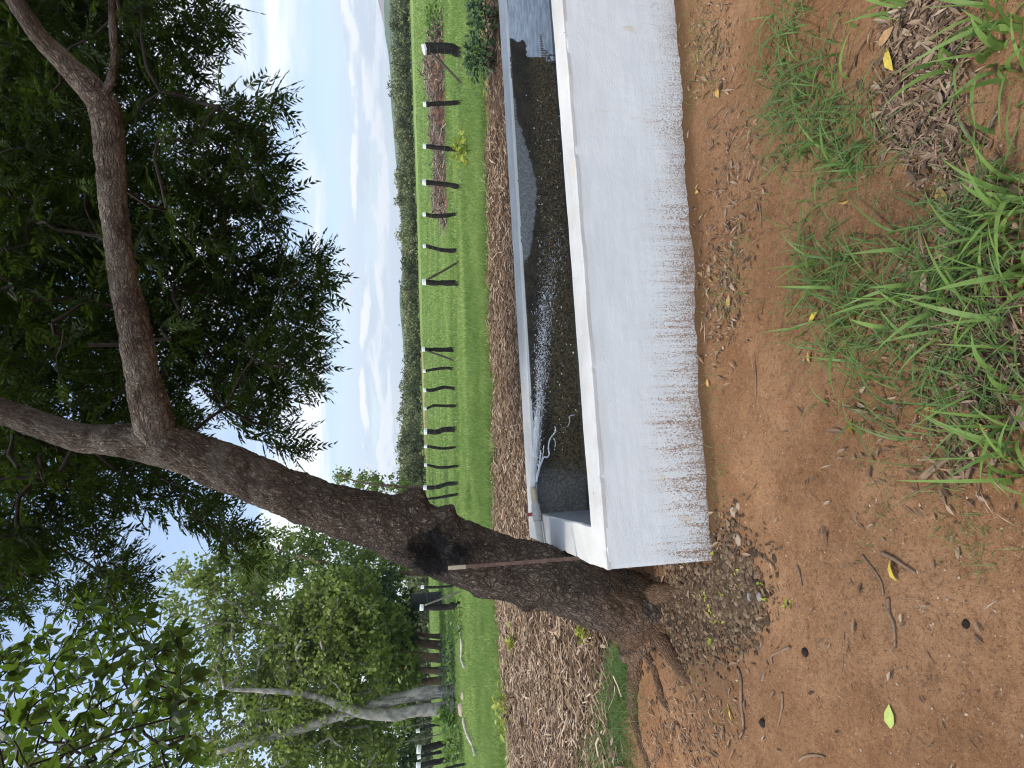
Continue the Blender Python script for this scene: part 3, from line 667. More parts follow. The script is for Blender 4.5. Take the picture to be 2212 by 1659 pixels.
# far wood: reads as one mass
acc = Acc(); tops = [(-260, 840), (0, 842), (69, 848), (100, 846), (174, 845), (230, 850), (278, 854), (340, 862), (416, 860), (470, 867), (556, 869), (600, 874), (635, 867), (700, 873), (757, 875), (800, 876), (861, 867), (930, 862), (966, 860), (1020, 858), (1060, 870), (1100, 880), (1400, 880), (1700, 880)]
ty_, tx_ = zip(*tops)
for Y in np.arange(-260, 1720, 11.0):
    for row in range(2):
        Y2 = Y + rng.uniform(-7, 7); dep = rng.uniform(98, 108) + row * 12 - 18 * sm(Y2, 850, 1050)
        yy = dep; top = at_y(np.interp(Y2, ty_, tx_) + rng.normal(2, 5) + row * -1.0, Y2, yy); g = gz(top[0], yy); H = max(top[2] - g, 1.2)
        ncl = 34; big = rng.uniform(-.25, .45); d = norm(rng.normal(0, 1, (ncl, 3))) * (rng.random((ncl, 1)) ** .3); W_ = rng.uniform(1.0, 3.0)
        cc = np.array([top[0], yy, g + H * .52]) + d * np.array([W_, W_ * .8, H * .48])
        pts = np.repeat(cc, 15, 0) + rng.normal(0, 1, (ncl * 15, 3)) * np.array([.34, .34, .22])
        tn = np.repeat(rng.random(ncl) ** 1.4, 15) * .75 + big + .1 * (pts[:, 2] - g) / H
        Vq, qq, tq = quads_leaf(pts, rng.uniform(.28, .52, len(pts)), tn); acc.add(Vq, qq, tint=tq)
acc.build('far_wood', LEAF_F, label='low band of scrub trees along the far side of the field', cat='wood', kind='stuff')

# ------------------------------------------------------------------ field grass
def blades(P, h, w_, lean, tint, seg=2, curl=1.0):
    n = len(P); a = rng.uniform(0, 2 * np.pi, n); d = np.stack([np.cos(a), np.sin(a), np.zeros(n)], 1); s = np.stack([-np.sin(a), np.cos(a), np.zeros(n)], 1)
    # blades mostly turn their flat side anywhere
    a2 = rng.uniform(0, 2 * np.pi, n); s = np.stack([np.cos(a2), np.sin(a2), np.zeros(n)], 1)
    t = np.linspace(0, 1, seg + 1); wf = np.array([1 - .15 * u_ - .8 * u_ ** 3 for u_ in t]); wf[-1] = .06
    c = P[:, None] + d[:, None] * (lean[:, None] * (t ** (1 + curl))[None] * h[:, None])[..., None]
    zf = t[None] - (lean[:, None] * .42) * (t ** 2.4)[None] * curl
    c = c + np.array([0, 0, 1.0]) * (zf * h[:, None])[..., None]
    e = s[:, None] * (wf[None] * w_[:, None] * .5)[..., None]
    V = np.stack([c - e, c + e], 2).reshape(-1, 3); k = 2 * (seg + 1)
    qs = np.array([[2 * i, 2 * i + 1, 2 * i + 3, 2 * i + 2] for i in range(seg)])
    q = (qs[None] + (np.arange(n) * k)[:, None, None]).reshape(-1, 4)
    return V, q, np.repeat(np.clip(tint, 0, 1), k)
acc = Acc()
for y0, y1, dens, h0, wid in ((10.1, 13, 820, .17, .010), (13, 17, 420, .16, .013), (17, 25, 150, .15, .022), (25, 42, 34, .17, .05), (42, 75, 8, .2, .12)):
    xm = y1 * .74 + 1; n = int(dens * (y1 - y0) * 2 * xm)
    y = rng.uniform(y0, y1, n); x = rng.uniform(-1, 1, n) * (y * .74 + 1)
    pat = fbm(xy0(x * .5, y * 1.2), .6, 3, 21)
    k = (y > mulch_far(x) - .02 + .5 * (rng.random(n) < .03)) & (rng.random(n) < .45 + 1.1 * pat)
    k &= ~((np.abs(y - 15.6) < .5) & (rng.random(n) < .5))
    x, y, pat = x[k], y[k], pat[k]; n = len(x)
    hh = h0 * rng.uniform(.5, 1.25, n) * (.6 + .8 * pat) * (1 + .35 * np.exp(-(y - 10.6) / .8))
    Vg, qg, tg = blades(np.stack([x, y, gz(x, y) - .01], 1), hh, wid * rng.uniform(.6, 1.3, n), rng.uniform(.1, 1.0, n), sm(fbm(xy0(x * .45, y), .8, 4, 31), .32, .68) * .85 + rng.normal(0, .2, n))
    acc.add(Vg, qg, tint=tg)
cx_ = rng.uniform(-9, 9, 170); cy_ = 10.2 + rng.gamma(1.5, 2.2, 170); nn_ = rng.integers(25, 70, 170)
x = np.repeat(cx_, nn_) + rng.normal(0, .10, nn_.sum()); y = np.repeat(cy_, nn_) + rng.normal(0, .08, nn_.sum()); n = len(x)
Vg, qg, tg = blades(np.stack([x, y, gz(x, y) - .01], 1), np.repeat(rng.uniform(.16, .34, 170), nn_) * rng.uniform(.6, 1.1, n), .012 * rng.uniform(.6, 1.3, n), rng.uniform(.3, 1.2, n), np.repeat(rng.choice([0, .1, .2, .95, 1.0], 170), nn_) + rng.normal(0, .12, n), 3); acc.add(Vg, qg, tint=tg)
FG = leafmat('field_grass_blade', (.095, .175, .036), (.285, .360, .120), .36, (.36, .47, .13), .55, .25)
acc.build('field_grass', FG, label='bright green pasture grass between the mulch and the far scrub', cat='grass', kind='stuff')

# ------------------------------------------------------------------ mulch
n = 60000
x = rng.uniform(-9.5, 8.5, n); y = rng.uniform(3.0, 10.7, n)
s_ = (x - TC[0]) * TL[0] + (y - TC[1]) * TL[1]; n_ = (x - TC[0]) * TN[0] + (y - TC[1]) * TN[1]
dtr = np.hypot(x + 1.62, y - 3.72)
k = (y > mulch_near(x) + rng.normal(0, .16, n)) & (y < mulch_far(x) + rng.normal(0, .10, n)) & ~((s_ > -.02) & (n_ > -.1) & (n_ < TW + .03)) & (dtr > .42) & (np.abs(x) < y * .72 + .6)
k &= ~((x > 4.6) & (rng.random(n) < .75))
x, y = x[k], y[k]; n = len(x)
Lc = rng.gamma(2.4, .040, n) + .03; Wc = np.clip(rng.gamma(2.2, .006, n) + .004, .004, .035)
a = rng.normal(0, .75, n); tl_ = rng.normal(0, .22, n)
d = np.stack([np.cos(a) * np.cos(tl_), np.sin(a) * np.cos(tl_), np.sin(tl_)], 1); sd = norm(np.cross(d, np.array([0, 0, 1.]) + rng.normal(0, .35, (n, 3)))); up = np.cross(sd, d)
c = np.stack([x, y, gz(x, y) + rng.uniform(.0, .05, n) + .05 * fbm(xy0(x, y), 1.6, 2, 3)], 1)
bend = rng.normal(0, .06, n)[:, None] * Lc[:, None]
rows = []
for f_, wf in ((-.5, .55), (0, 1.0), (.5, .45)):
    mid = c + d * (Lc * f_)[:, None] + up * (bend * (1 - 4 * f_ * f_)); e = sd * (Wc * wf * .5)[:, None]
    rows += [mid - e, mid + up * (Wc * .28)[:, None], mid + e]
V = np.stack(rows, 1).reshape(-1, 3)
qs = np.array([[r_ * 3 + k_, r_ * 3 + k_ + 1, r_ * 3 + k_ + 4, r_ * 3 + k_ + 3] for r_ in range(2) for k_ in range(2)])
q = (qs[None] + (np.arange(n) * 9)[:, None, None]).reshape(-1, 4)
MUL = tintmat('mulch_bark', [(.045, .028, .018), (.16, .098, .058), (.32, .21, .13), (.42, .31, .215), (.62, .49, .36)])
tn = np.clip(rng.beta(1.15, 1.75, n) * 1.05 + .12 * (fbm(xy0(x, y), 1.2, 3, 40) - .5) + .1 * sm(-x, 1.5, 4), 0, 1)  # chips tinted lighter towards the left, sunlight put into their colour
mk('mulch', V, [q], MUL, attr=dict(tint=np.repeat(tn, 9)), label='thick bed of shredded brown bark mulch behind the trough and tree', cat='mulch', kind='stuff')

# ------------------------------------------------------------------ trough
trough = thing('water_trough', 'long white painted concrete trough on red soil, mud splashed along its foot', 'trough', tr(0, 0, 0))
m = Mat('white_wall_paint'); o = m.obj()
rot = m.n('ShaderNodeMapping'); m.l(o, rot.inputs[0]); rot.inputs['Rotation'].default_value = (0, 0, -YAW); ro = rot.outputs[0]
sp = m.n('ShaderNodeSeparateXYZ'); m.l(ro, sp.inputs[0]); sX, sY, sZ = sp.outputs
# height above the foot, the ground drops along the wall
hgt = m.m_('ADD', sZ, m.m_('MULTIPLY', m.m_('MAXIMUM', sX, 0.0), .053))
streak = m.ss(m.noise(m.scale(ro, 1, 1, .06), 30, 6, .75), .34, .68); patch = m.noise(m.scale(ro, 1, 1, .5), 2.2, 4, .6); fine = m.noise(m.scale(ro, 1.0, 1, .75), 150, 6, .8)
reach = m.m_('ADD', m.m_('MULTIPLY', streak, m.m_('ADD', .07, m.m_('MULTIPLY', m.ss(sX, 3.6, 1.0), .20))), m.m_('SUBTRACT', m.m_('MULTIPLY', patch, .46), .10))
amt = m.m_('POWER', m.m_('MULTIPLY', m.m_('ADD', m.m_('SUBTRACT', reach, hgt), .10), 2.6, clamp=True), 1.15)
thr = m.m_('SUBTRACT', .605, m.m_('MULTIPLY', amt, .15))
spl = m.ss(m.m_('SUBTRACT', fine, thr), .0, .035)
spl = m.m_('MULTIPLY', spl, m.ss(hgt, .42, .22), clamp=True)
base = m.mix(m.ss(m.noise(m.scale(ro, 1, 1, 9), 3.5, 6, .6), .35, .7), (.68, .70, .69), (.745, .755, .745))
base = m.mix(m.m_('MULTIPLY', m.ss(m.noise(m.scale(ro, 1, 1, .35), 7, 5, .6), .64, .72), .55), base, (.62, .53, .37))
base = m.mix(m.m_('MULTIPLY', amt, .28), base, (.66, .52, .42))
c = m.mix(m.m_('MULTIPLY', spl, .92), base, (.23, .112, .042))
m.P(Base_Color=c, Roughness=.8, Specular_IOR_Level=.25)
b = m.bump(m.noise(m.scale(ro, 1, 1, 3), 30, 5, .7), .3, .006); m.bump(m.noise(ro, 150, 3, .6), .25, .002, b)
WALL = m.m
m = Mat('rim_paint'); o = m.obj(); c = m.mix(m.ss(m.noise(o, 4, 6, .6), .3, .7), (.50, .485, .455), (.585, .575, .555)); c = m.mix(m.ss(m.noise(m.scale(o, 1, 1, 1), 26, 3, .55), .70, .73), c, (.30, .26, .22)); c = m.mix(m.m_('MULTIPLY', m.ss(m.noise(o, 9, 4, .6), .60, .72), .5), c, (.62, .47, .30))
m.P(Base_Color=c, Roughness=.75, Specular_IOR_Level=.25); m.bump(m.noise(o, 45, 5, .65), .35, .006); RIMM = m.m
m = Mat('inner_concrete'); o = m.obj()
nb = m.noise(o, 9, 7, .65); nc = m.noise(o, 55, 5, .7)
wet = m.mix(m.ss(m.m_('ADD', m.m_('MULTIPLY', nb, .5), m.m_('MULTIPLY', nc, .5)), .42, .62), (.017, .015, .011), (.050, .042, .026))
wet = m.mix(m.m_('MULTIPLY', m.attr('brown'), m.ss(nc, .40, .66)), wet, (.15, .112, .058))
wet = m.mix(m.ss(m.noise(o, 120, 2, .5), .70, .75), wet, (.17, .16, .14))
dry = m.mix(m.ss(nc, .4, .65), (.12, .125, .125), (.215, .22, .22)); dry = m.mix(m.ss(m.noise(o, 70, 3, .6), .60, .68), dry, (.07, .07, .07))
pn_ = m.noise(m.scale(o, 6, 6, 40), 1.1, 6, .65); pnt = m.mix(m.ss(pn_, .36, .66), (.29, .325, .375), (.47, .515, .57))
c = m.mix(m.attr('dry'), wet, dry); c = m.mix(m.attr('paint'), c, pnt)
dd = m.m_('ADD', m.attr('dry'), m.attr('paint'), clamp=True)
m.P(Base_Color=c, Roughness=m.m_('ADD', .38, m.m_('MULTIPLY', dd, .45)), Specular_IOR_Level=.3); m.bump(nc, .4, .006); INNER = m.m

def wall(name, s0, s1, n0, n1, z0, z1, mats, faces):
    V, q = box(tr((s0 + s1) / 2, (n0 + n1) / 2, (z0 + z1) / 2), (TL, TN, TZ), ((s1 - s0) / 2, (n1 - n0) / 2, (z1 - z0) / 2))
    return mk(name, V, [q], mats, parent=trough, midx=faces)
ZB = -.55; ZT = RIM - .018
# front wall: wavy hand-plastered outer face
ns, nz_ = 360, 30
S, Zg = np.meshgrid(np.linspace(0, TLEN, ns), np.linspace(ZB, ZT, nz_))
off = (fbm(np.stack([S, Zg, S * 0], -1), 3, 4, 3) - .5) * .014; off[:, 0] = 0; off[:, -1] = 0
Fv = TC + S[..., None] * TL + off[..., None] * TN + Zg[..., None] * TZ
Bv = TC + S[..., None] * TL + (TT + 0 * off)[..., None] * TN + Zg[..., None] * TZ
idx = np.arange(S.size).reshape(S.shape); g = S.size
qf = np.stack([idx[:-1, :-1], idx[:-1, 1:], idx[1:, 1:], idx[1:, :-1]], -1).reshape(-1, 4); qb = qf[:, ::-1] + g
def strip(a, b_): return np.stack([a[:-1], a[1:], b_[1:], b_[:-1]], -1)
edges = [strip(idx[-1], idx[-1] + g), strip(idx[0] + g, idx[0]), strip(idx[:, 0] + g, idx[:, 0])[:, ::-1], strip(idx[:, -1], idx[:, -1] + g)[:, ::-1]]
allq = np.vstack([qf, qb] + edges); mi = np.zeros(len(allq)); mi[len(qf):2 * len(qf)] = 1
mk('front_wall', np.vstack([Fv.reshape(-1, 3), Bv.reshape(-1, 3)]), [allq], [WALL, INNER], parent=trough, midx=mi, attr=dict(dry=np.full(2 * g, .8), paint=np.zeros(2 * g), brown=np.zeros(2 * g)))
# back wall: stained inner face on a fine grid
ns, nz_ = 1000, 56; NB = TW - TB
S, Zg = np.meshgrid(np.linspace(TT, TLEN - TT, ns), np.linspace(ZT, ZT - .5, nz_))
Pv = TC + S[..., None] * TL + (NB + .003 * (fbm(np.stack([S, Zg, S * 0], -1), 12, 3, 1) - .5))[..., None] * TN + Zg[..., None] * TZ
PX, PY = proj(Pv.reshape(-1, 3)); jx = (fbm(Pv.reshape(-1, 3), 30, 3, 2) - .5) * 14; jy = (fbm(Pv.reshape(-1, 3), 22, 3, 7) - .5) * 22
def cr_(off, sc): return lambda L_: [((off[0] + a_ / sc) / 1.8228, (off[1] + b_ / sc) / 1.8228) for a_, b_ in L_]
c2 = cr_((1940, 400), 2.765); c1 = cr_((1940, 0), 4.147)
bl = c1([(255, 620), (270, 1000), (300, 1250)]) + c2([(245, 0), (265, 150), (320, 350), (370, 480), (430, 700), (470, 850), (485, 1000), (478, 1150), (450, 1280), (430, 1480), (405, 1659)]) + [(1128, 575), (1124, 600), (1120, 640)]
by = np.array([p_[1] for p_ in bl]); bx = np.array([p_[0] for p_ in bl])
dry = sm(np.interp(PY, by, bx) + jx * .8 - PX, -2, 3) * (PY < 640) * (PY > 70)
dry = np.maximum(dry, sm(PY + jy * .8, 985, 1050) * .62)
edge = 1 - sm(np.repeat(np.linspace(0, 1, nz_), ns) * .5, .008, .02); dry = np.maximum(dry, edge * .55)
pp = np.array(c1([(240, -900), (245, 0), (250, 610), (350, 640), (400, 690), (450, 680), (470, 650), (520, 660), (545, 730), (555, 900), (570, 932), (795, 932), (770, 640), (768, 560), (792, 560), (815, 700), (835, 790), (910, 850), (870, 930), (880, 1010), (1010, 990), (1300, 600), (1300, -900)]))
# thin liquid whitewash that dried in steps
pa = inside(pp, PX + jx * .05, PY + jy * .05).astype(float)
st = np.array(c1([(765, 560), (792, 560), (830, 780), (905, 850), (860, 930), (795, 930)])); cyy = PY * 1.8228 * 4.147
pa = np.maximum(pa, inside(st, PX, PY) * (np.sin(cyy / 38 * 2 * np.pi) > .15) * .75)
spk = np.array(c1([(880, 880), (960, 870), (1010, 800), (1010, 1000), (885, 1012)])); pa = np.where(inside(spk, PX, PY) & (fbm(Pv.reshape(-1, 3), 55, 2, 9) > .55), .1, pa)
brown = sm(PX - np.interp(PY, [0, 600, 1000], [1135, 1165, 1190]), -10, 30)
idx = np.arange(S.size).reshape(S.shape); qf = np.stack([idx[:-1, :-1], idx[1:, :-1], idx[1:, 1:], idx[:-1, 1:]], -1).reshape(-1, 4)
Vb, qb2 = box(tr(TLEN / 2, NB + .02 + (TB - .02) / 2, (ZB + ZT) / 2), (TL, TN, TZ), (TLEN / 2, (TB - .02) / 2, (ZT - ZB) / 2))
mk('back_wall', Vb, [qb2], WALL, parent=trough)
mk('back_lining', Pv.reshape(-1, 3), [qf], INNER, parent=trough, attr=dict(dry=dry, paint=pa, brown=brown), smooth=True)
for s0, s1 in ((0, TT), (TLEN - TT, TLEN)):
    V, q = box(tr((s0 + s1) / 2, (TT + NB + .02) / 2, (ZB + ZT) / 2), (TL, TN, TZ), ((s1 - s0) / 2, (NB + .02 - TT) / 2 - .001, (ZT - ZB) / 2))
    mk('end_wall', V, [q], [WALL, INNER], parent=trough, midx=[0, 1 if s0 == 0 else 0, 0, 0, 0, 0] if s0 == 0 else [1, 0, 0, 0, 0, 0], attr=dict(dry=np.full(8, 1.), paint=np.full(8, .22), brown=np.zeros(8)))
V, q = box(tr(TLEN / 2, (TT + NB) / 2, .05), (TL, TN, TZ), ((TLEN - 2 * TT) / 2 - .001, (NB - TT) / 2 - .001, .05)); mk('basin_floor', V, [q], INNER, parent=trough, attr=dict(dry=np.zeros(8), paint=np.zeros(8), brown=np.ones(8)))
V, q = box(tr(TLEN / 2, (TT + NB) / 2, .125), (TL, TN, TZ), ((TLEN - 2 * TT) / 2 - .002, (NB - TT) / 2 - .002, .02))
m = Mat('water_surface'); m.P(Base_Color=(.05, .06, .05), Roughness=.05, Specular_IOR_Level=.5); m.bump(m.noise(m.obj(), 14, 3, .5), .25, .01)
mk('water', V, [q], m.m, kind='structure')
# coping: one ring with chipped, hand-made edges, four mitred sides
def coping():
    def side(a0, a1, inner0, inner1, nseg):
        t_ = np.linspace(0, 1, nseg)[:, None]; o_ = a0 + (a1 - a0) * t_; i_ = inner0 + (inner1 - inner0) * t_
        return o_, i_
    oc = [(-.006, -.006), (TLEN + .006, -.006), (TLEN + .006, TW + .006), (-.006, TW + .006)]; ic = [(TT, TT), (TLEN - TT, TT), (TLEN - TT, NB - .004), (TT, NB - .004)]
    acc = Acc()
    O_, I_ = [], []
    for k_ in range(4):
        nseg = 240 if k_ % 2 == 0 else 60
        t_ = np.linspace(0, 1, nseg, endpoint=False)
        a0, a1 = np.array(oc[k_]), np.array(oc[(k_ + 1) % 4]); b0, b1 = np.array(ic[k_]), np.array(ic[(k_ + 1) % 4])
        O_.append(a0 + (a1 - a0) * t_[:, None]); I_.append(b0 + (b1 - b0) * t_[:, None])
    O_ = np.vstack(O_); I_ = np.vstack(I_)
    jit = (fbm(np.hstack([O_, O_[:, :1] * 0]), 5, 4, 2) - .5) * .03; chip = -.03 * sm(fbm(np.hstack([O_, O_[:, :1] * 0]), 9, 3, 8), .60, .68)
    cen = np.array([TLEN / 2, TW / 2]); dirn = norm(O_ - I_); O_ = O_ + dirn * (np.clip(jit, -.006, .012) + chip * .3)[:, None]; I_ = I_ - dirn * (np.clip(jit, -.01, .003))[:, None]
    f = lambda p_, z_: TC + p_[:, :1] * TL + p_[:, 1:] * TN + np.asarray(z_).reshape(-1, 1) * TZ
    n_ = len(O_); zt = RIM + (fbm(np.hstack([O_, O_[:, :1] * 0]), 2.2, 3, 5) - .5) * .008
    rings = [f(O_, zt * 0 + RIM - .028), f(O_, zt - .008), f(O_ - dirn * .008, zt), f(I_ + dirn * .006, zt), f(I_, zt - .006), f(I_, zt * 0 + RIM - .026)]
    V = np.vstack(rings); k_ = np.arange(n_); kn = (k_ + 1) % n_; qs = []
    for r_ in range(5): qs.append(np.stack([k_ + r_ * n_, kn + r_ * n_, kn + (r_ + 1) * n_, k_ + (r_ + 1) * n_], -1))
    return V, np.vstack(qs)
V, q = coping(); mk('coping', V, [q], RIMM, parent=trough, smooth=False)

# ------------------------------------------------------------------ pipe and water jet
def on_plane_z(X, Y, zz_):
    d = ray(X, Y); return EYE + d * ((zz_ - EYE[2]) / d[2])
def on_plane_n(X, Y, nn_):
    d = ray(X, Y); return EYE + d * (((tr(0, nn_, 0) - EYE) @ TN) / (d @ TN))
PVC = plain('grey_pvc', (.40, .40, .38), .5, .4, .2, 25); PVCY = plain('aged_pvc', (.46, .40, .28), .5, .4, .25, 30); RED = plain('red_plastic', (.40, .06, .06), .5, .4)
Zp = RIM + .036
pa_ = on_plane_z(1168, 1172, Zp); pe = on_plane_z(1151, 1051, Zp)
pdir = norm((pe - pa_)[None])[0]; plen = np.linalg.norm(pe - pa_)
pipe = thing('water_pipe', 'grey plastic pipe with couplings lying across the trough rim, spouting water', 'pipe', pa_ - np.array([0, 0, .033]))
def cyl(a, b_, r_, name, mat, parent, seg=24, lip=False):
    Pp = [a, a + (b_ - a) * .02, a + (b_ - a) * .98, b_]; V, q, t_, uv = tube(np.array(Pp), [r_ * .93, r_, r_, r_ * .93], seg); return mk(name, V, [q, t_], mat, parent=parent, smooth=False)
yfr = lambda Y_: (1172 - Y_) / (1172 - 1051) * plen
cyl(pa_ - pdir * .35, pa_ + pdir * yfr(1127), .026, 'pipe_section', PVC, pipe)
cyl(pa_ + pdir * yfr(1128), pa_ + pdir * yfr(1090), .034, 'coupling', PVC, pipe)
cyl(pa_ + pdir * yfr(1117), pa_ + pdir * yfr(1106), .039, 'valve_collar', PVC, pipe)
cyl(pa_ + pdir * yfr(1091), pa_ + pdir * yfr(1051), .0265, 'nozzle', PVCY, pipe)
hb = pa_ + pdir * yfr(1112); cyl(hb + np.array([0, 0, .033]), hb + np.array([0, 0, .075]), .014, 'valve_handle', RED, pipe)
# jet
m = Mat('spray_water'); m.P(Base_Color=(.90, .93, .96), Roughness=.25, Specular_IOR_Level=.5, Transmission_Weight=.55, IOR=1.33); WATER = m.m
jet = thing('water_jet', 'white jet of water shooting from the pipe end along the trough', 'water jet', pe)
n0 = (pe - TC) @ TN
path = [(1151, 1052), (1155, 1000), (1159, 950), (1162, 900), (1164, 850), (1166, 800), (1169, 740), (1173, 680), (1180, 620), (1186, 570), (1194, 520), (1204, 470)]
JP = np.array([on_plane_n(X, Y, n0 - .02 - .03 * i_ / 11) for i_, (X, Y) in enumerate(path)]); JC = catmull(JP, .02)
Ls = np.linspace(0, 1, len(JC)); acc = Acc()
for k_ in range(44):                              # ragged threads of the jet near the nozzle
    a = rng.uniform(0, 2 * np.pi); rr = math.sqrt(rng.random()); e_ = rng.uniform(.10, .38); i1 = int(e_ * len(JC)); i0 = 0 if k_ < 34 else int(rng.uniform(0, .35) * len(JC)); 
    if i1 - i0 < 6: continue
    tt_ = Ls[i0:i1]; rad = (.018 + .060 * tt_) * rr
    off = np.stack([np.zeros(len(tt_)), np.cos(a) * rad + .006 * rng.normal(0, 1, len(tt_)).cumsum() * .12, np.sin(a) * rad], 1)
    P_ = JC[i0:i1] + off; w_ = rng.uniform(.0012, .0042) * (1 - ((np.arange(len(tt_)) / len(tt_)) ** 2) * .8) * rng.uniform(.7, 1.3, len(tt_))
    V, q, t_, uv = tube(P_, w_, 5); acc.add(V, q, t_)
V, q, t_, uv = tube(JC[:int(.26 * len(JC))], .020 + .012 * Ls[:int(.26 * len(JC))], 16, lambda Pb, D, L, th, rad: (fbm(Pb, 40, 3, 2) - .5) * .028); acc.add(V, q, t_)
acc.build('stream', WATER, parent=jet, smooth=True)
def drops(C, r_, stretch, d):
    n = len(C); ph = np.array([[0, 0, 1.], [1, 0, 0], [0, 1, 0], [-1, 0, 0], [0, -1, 0], [0, 0, -1]])
    A = norm(d); B = norm(np.cross(A, np.array([0, .01, 1.]))); Cc = np.cross(A, B)
    V = C[:, None] + (ph[None, :, 2:3] * stretch[:, None, None] * A[:, None] + ph[None, :, :1] * B[:, None] + ph[None, :, 1:2] * Cc[:, None]) * r_[:, None, None]
    f = np.array([[0, 1, 2], [0, 2, 3], [0, 3, 4], [0, 4, 1], [5, 2, 1], [5, 3, 2], [5, 4, 3], [5, 1, 4]])
    return V.reshape(-1, 3), (f[None] + (np.arange(n) * 6)[:, None, None]).reshape(-1, 3)
nd = 5200; u_ = rng.beta(1.3, 2.0, nd) * .98 + .02; ii = (u_ * (len(JC) - 1)).astype(int)
sp_ = .014 + .085 * u_; off = np.stack([rng.normal(0, .02, nd), rng.normal(0, .5, nd) * sp_, rng.normal(0, .55, nd) * sp_ - np.abs(rng.normal(0, 1, nd)) * sp_ * .35], 1)
C_ = JC[ii] + off; d_ = norm(JC[np.minimum(ii + 1, len(JC) - 1)] - JC[np.maximum(ii - 1, 0)]) + rng.normal(0, .15, (nd, 3))
keep = ((C_ - TC) @ TN < NB - .01); C_, d_ = C_[keep], d_[keep]
V, t_ = drops(C_, rng.gamma(1.5, .0007, len(C_)) + .0007, rng.uniform(1.2, 4.0, len(C_)), d_)
# sparse drops flung over the rest of the basin
ne = 230; Ys = rng.uniform(200, 950, ne); Xs = np.interp(Ys, [0, 1000], [1120, 1165]) + rng.beta(1.4, 1.6, ne) * 95; E_ = np.array([on_plane_n(a, b_, n0 - .06 - rng.uniform(0, .25)) for a, b_ in zip(Xs, Ys)])
E_ = E_[(((E_ - TC) @ TN) < NB - .02)]; V2, t2 = drops(E_, rng.gamma(2, .0010, len(E_)) + .001, rng.uniform(1, 2.5, len(E_)), np.tile(TL, (len(E_), 1)))
mk('droplets', np.vstack([V, V2]), [np.vstack([t_, t2 + len(V)])], WATER, parent=jet, smooth=True, kind='stuff')
c3 = cr_((1980, 1450), 2.369)
acc = Acc()
for P_, w_ in ((c3([(322, 1010), (340, 940), (352, 900), (372, 850), (385, 828), (415, 830), (432, 800), (425, 740), (440, 660), (470, 620), (490, 590), (492, 555)]), .006), (c3([(335, 960), (345, 870), (352, 800), (350, 765)]), .005), (c3([(330, 1010), (360, 870), (375, 800), (382, 720)]), .0035), (c3([(315, 1060), (322, 990), (340, 930), (330, 890)]), .010), (c3([(480, 655), (490, 700), (486, 735)]), .003), (c3([(672, 436), (640, 440), (618, 455), (626, 490), (605, 545)]), .0035)):
    W3 = np.array([on_plane_n(a, b_, n0 - .06) for a, b_ in P_]); Cc = catmull(W3, .008); rr = w_ * (.6 + .8 * vnoise(Cc, 90)); V, q, t_, uv = tube(Cc, rr, 8); acc.add(V, q, t_)
dp = np.array([on_plane_n(a, b_, n0 - .06) for a, b_ in c3([(503, 525), (540, 525), (530, 600), (565, 600), (582, 575), (692, 405), (712, 327), (480, 760), (557, 727), (557, 760), (362, 670), (552, 700), (590, 552)])])
V, t_ = drops(dp, rng.uniform(.003, .0055, len(dp)), np.ones(len(dp)) * 1.1, np.tile(TL, (len(dp), 1))); acc.add(V, None, t_)
acc.build('side_splash', WATER, parent=jet, smooth=True, kind='stuff')

# ------------------------------------------------------------------ rod against the trunk
a_ = at_y(968, 1227, 3.44); b_ = at_y(1258, 1205, 3.38); e_ = a_ + (b_ - a_) * 1.35; e_[2] = max(e_[2], soil_z(e_[0], e_[1]) - .02)
rodd = thing('metal_bar', 'thin rusty metal bar with a pale tip leaning on the trunk beside the trough', 'bar', e_)
RUST = plain('rusty_steel', (.15, .095, .07), .85, .3, .5, 30, .4); PTIP = plain('bare_wood', (.42, .36, .27), .8, .2, .3, 40)
dirb = norm((e_ - a_)[None])[0]; sx_ = norm(np.cross(dirb, [0, 1, 0])[None])[0]; sy_ = np.cross(dirb, sx_); Lb = np.linalg.norm(e_ - a_)
V, q = box(a_ + dirb * (.105 + (Lb - .105) / 2), (dirb, sx_, sy_), ((Lb - .105) / 2, .0105, .004)); mk('shaft', V, [q], RUST, parent=rodd)
V, q = box(a_ + dirb * .0525, (dirb, sx_, sy_), (.0525, .0115, .005)); mk('tip', V, [q], PTIP, parent=rodd)

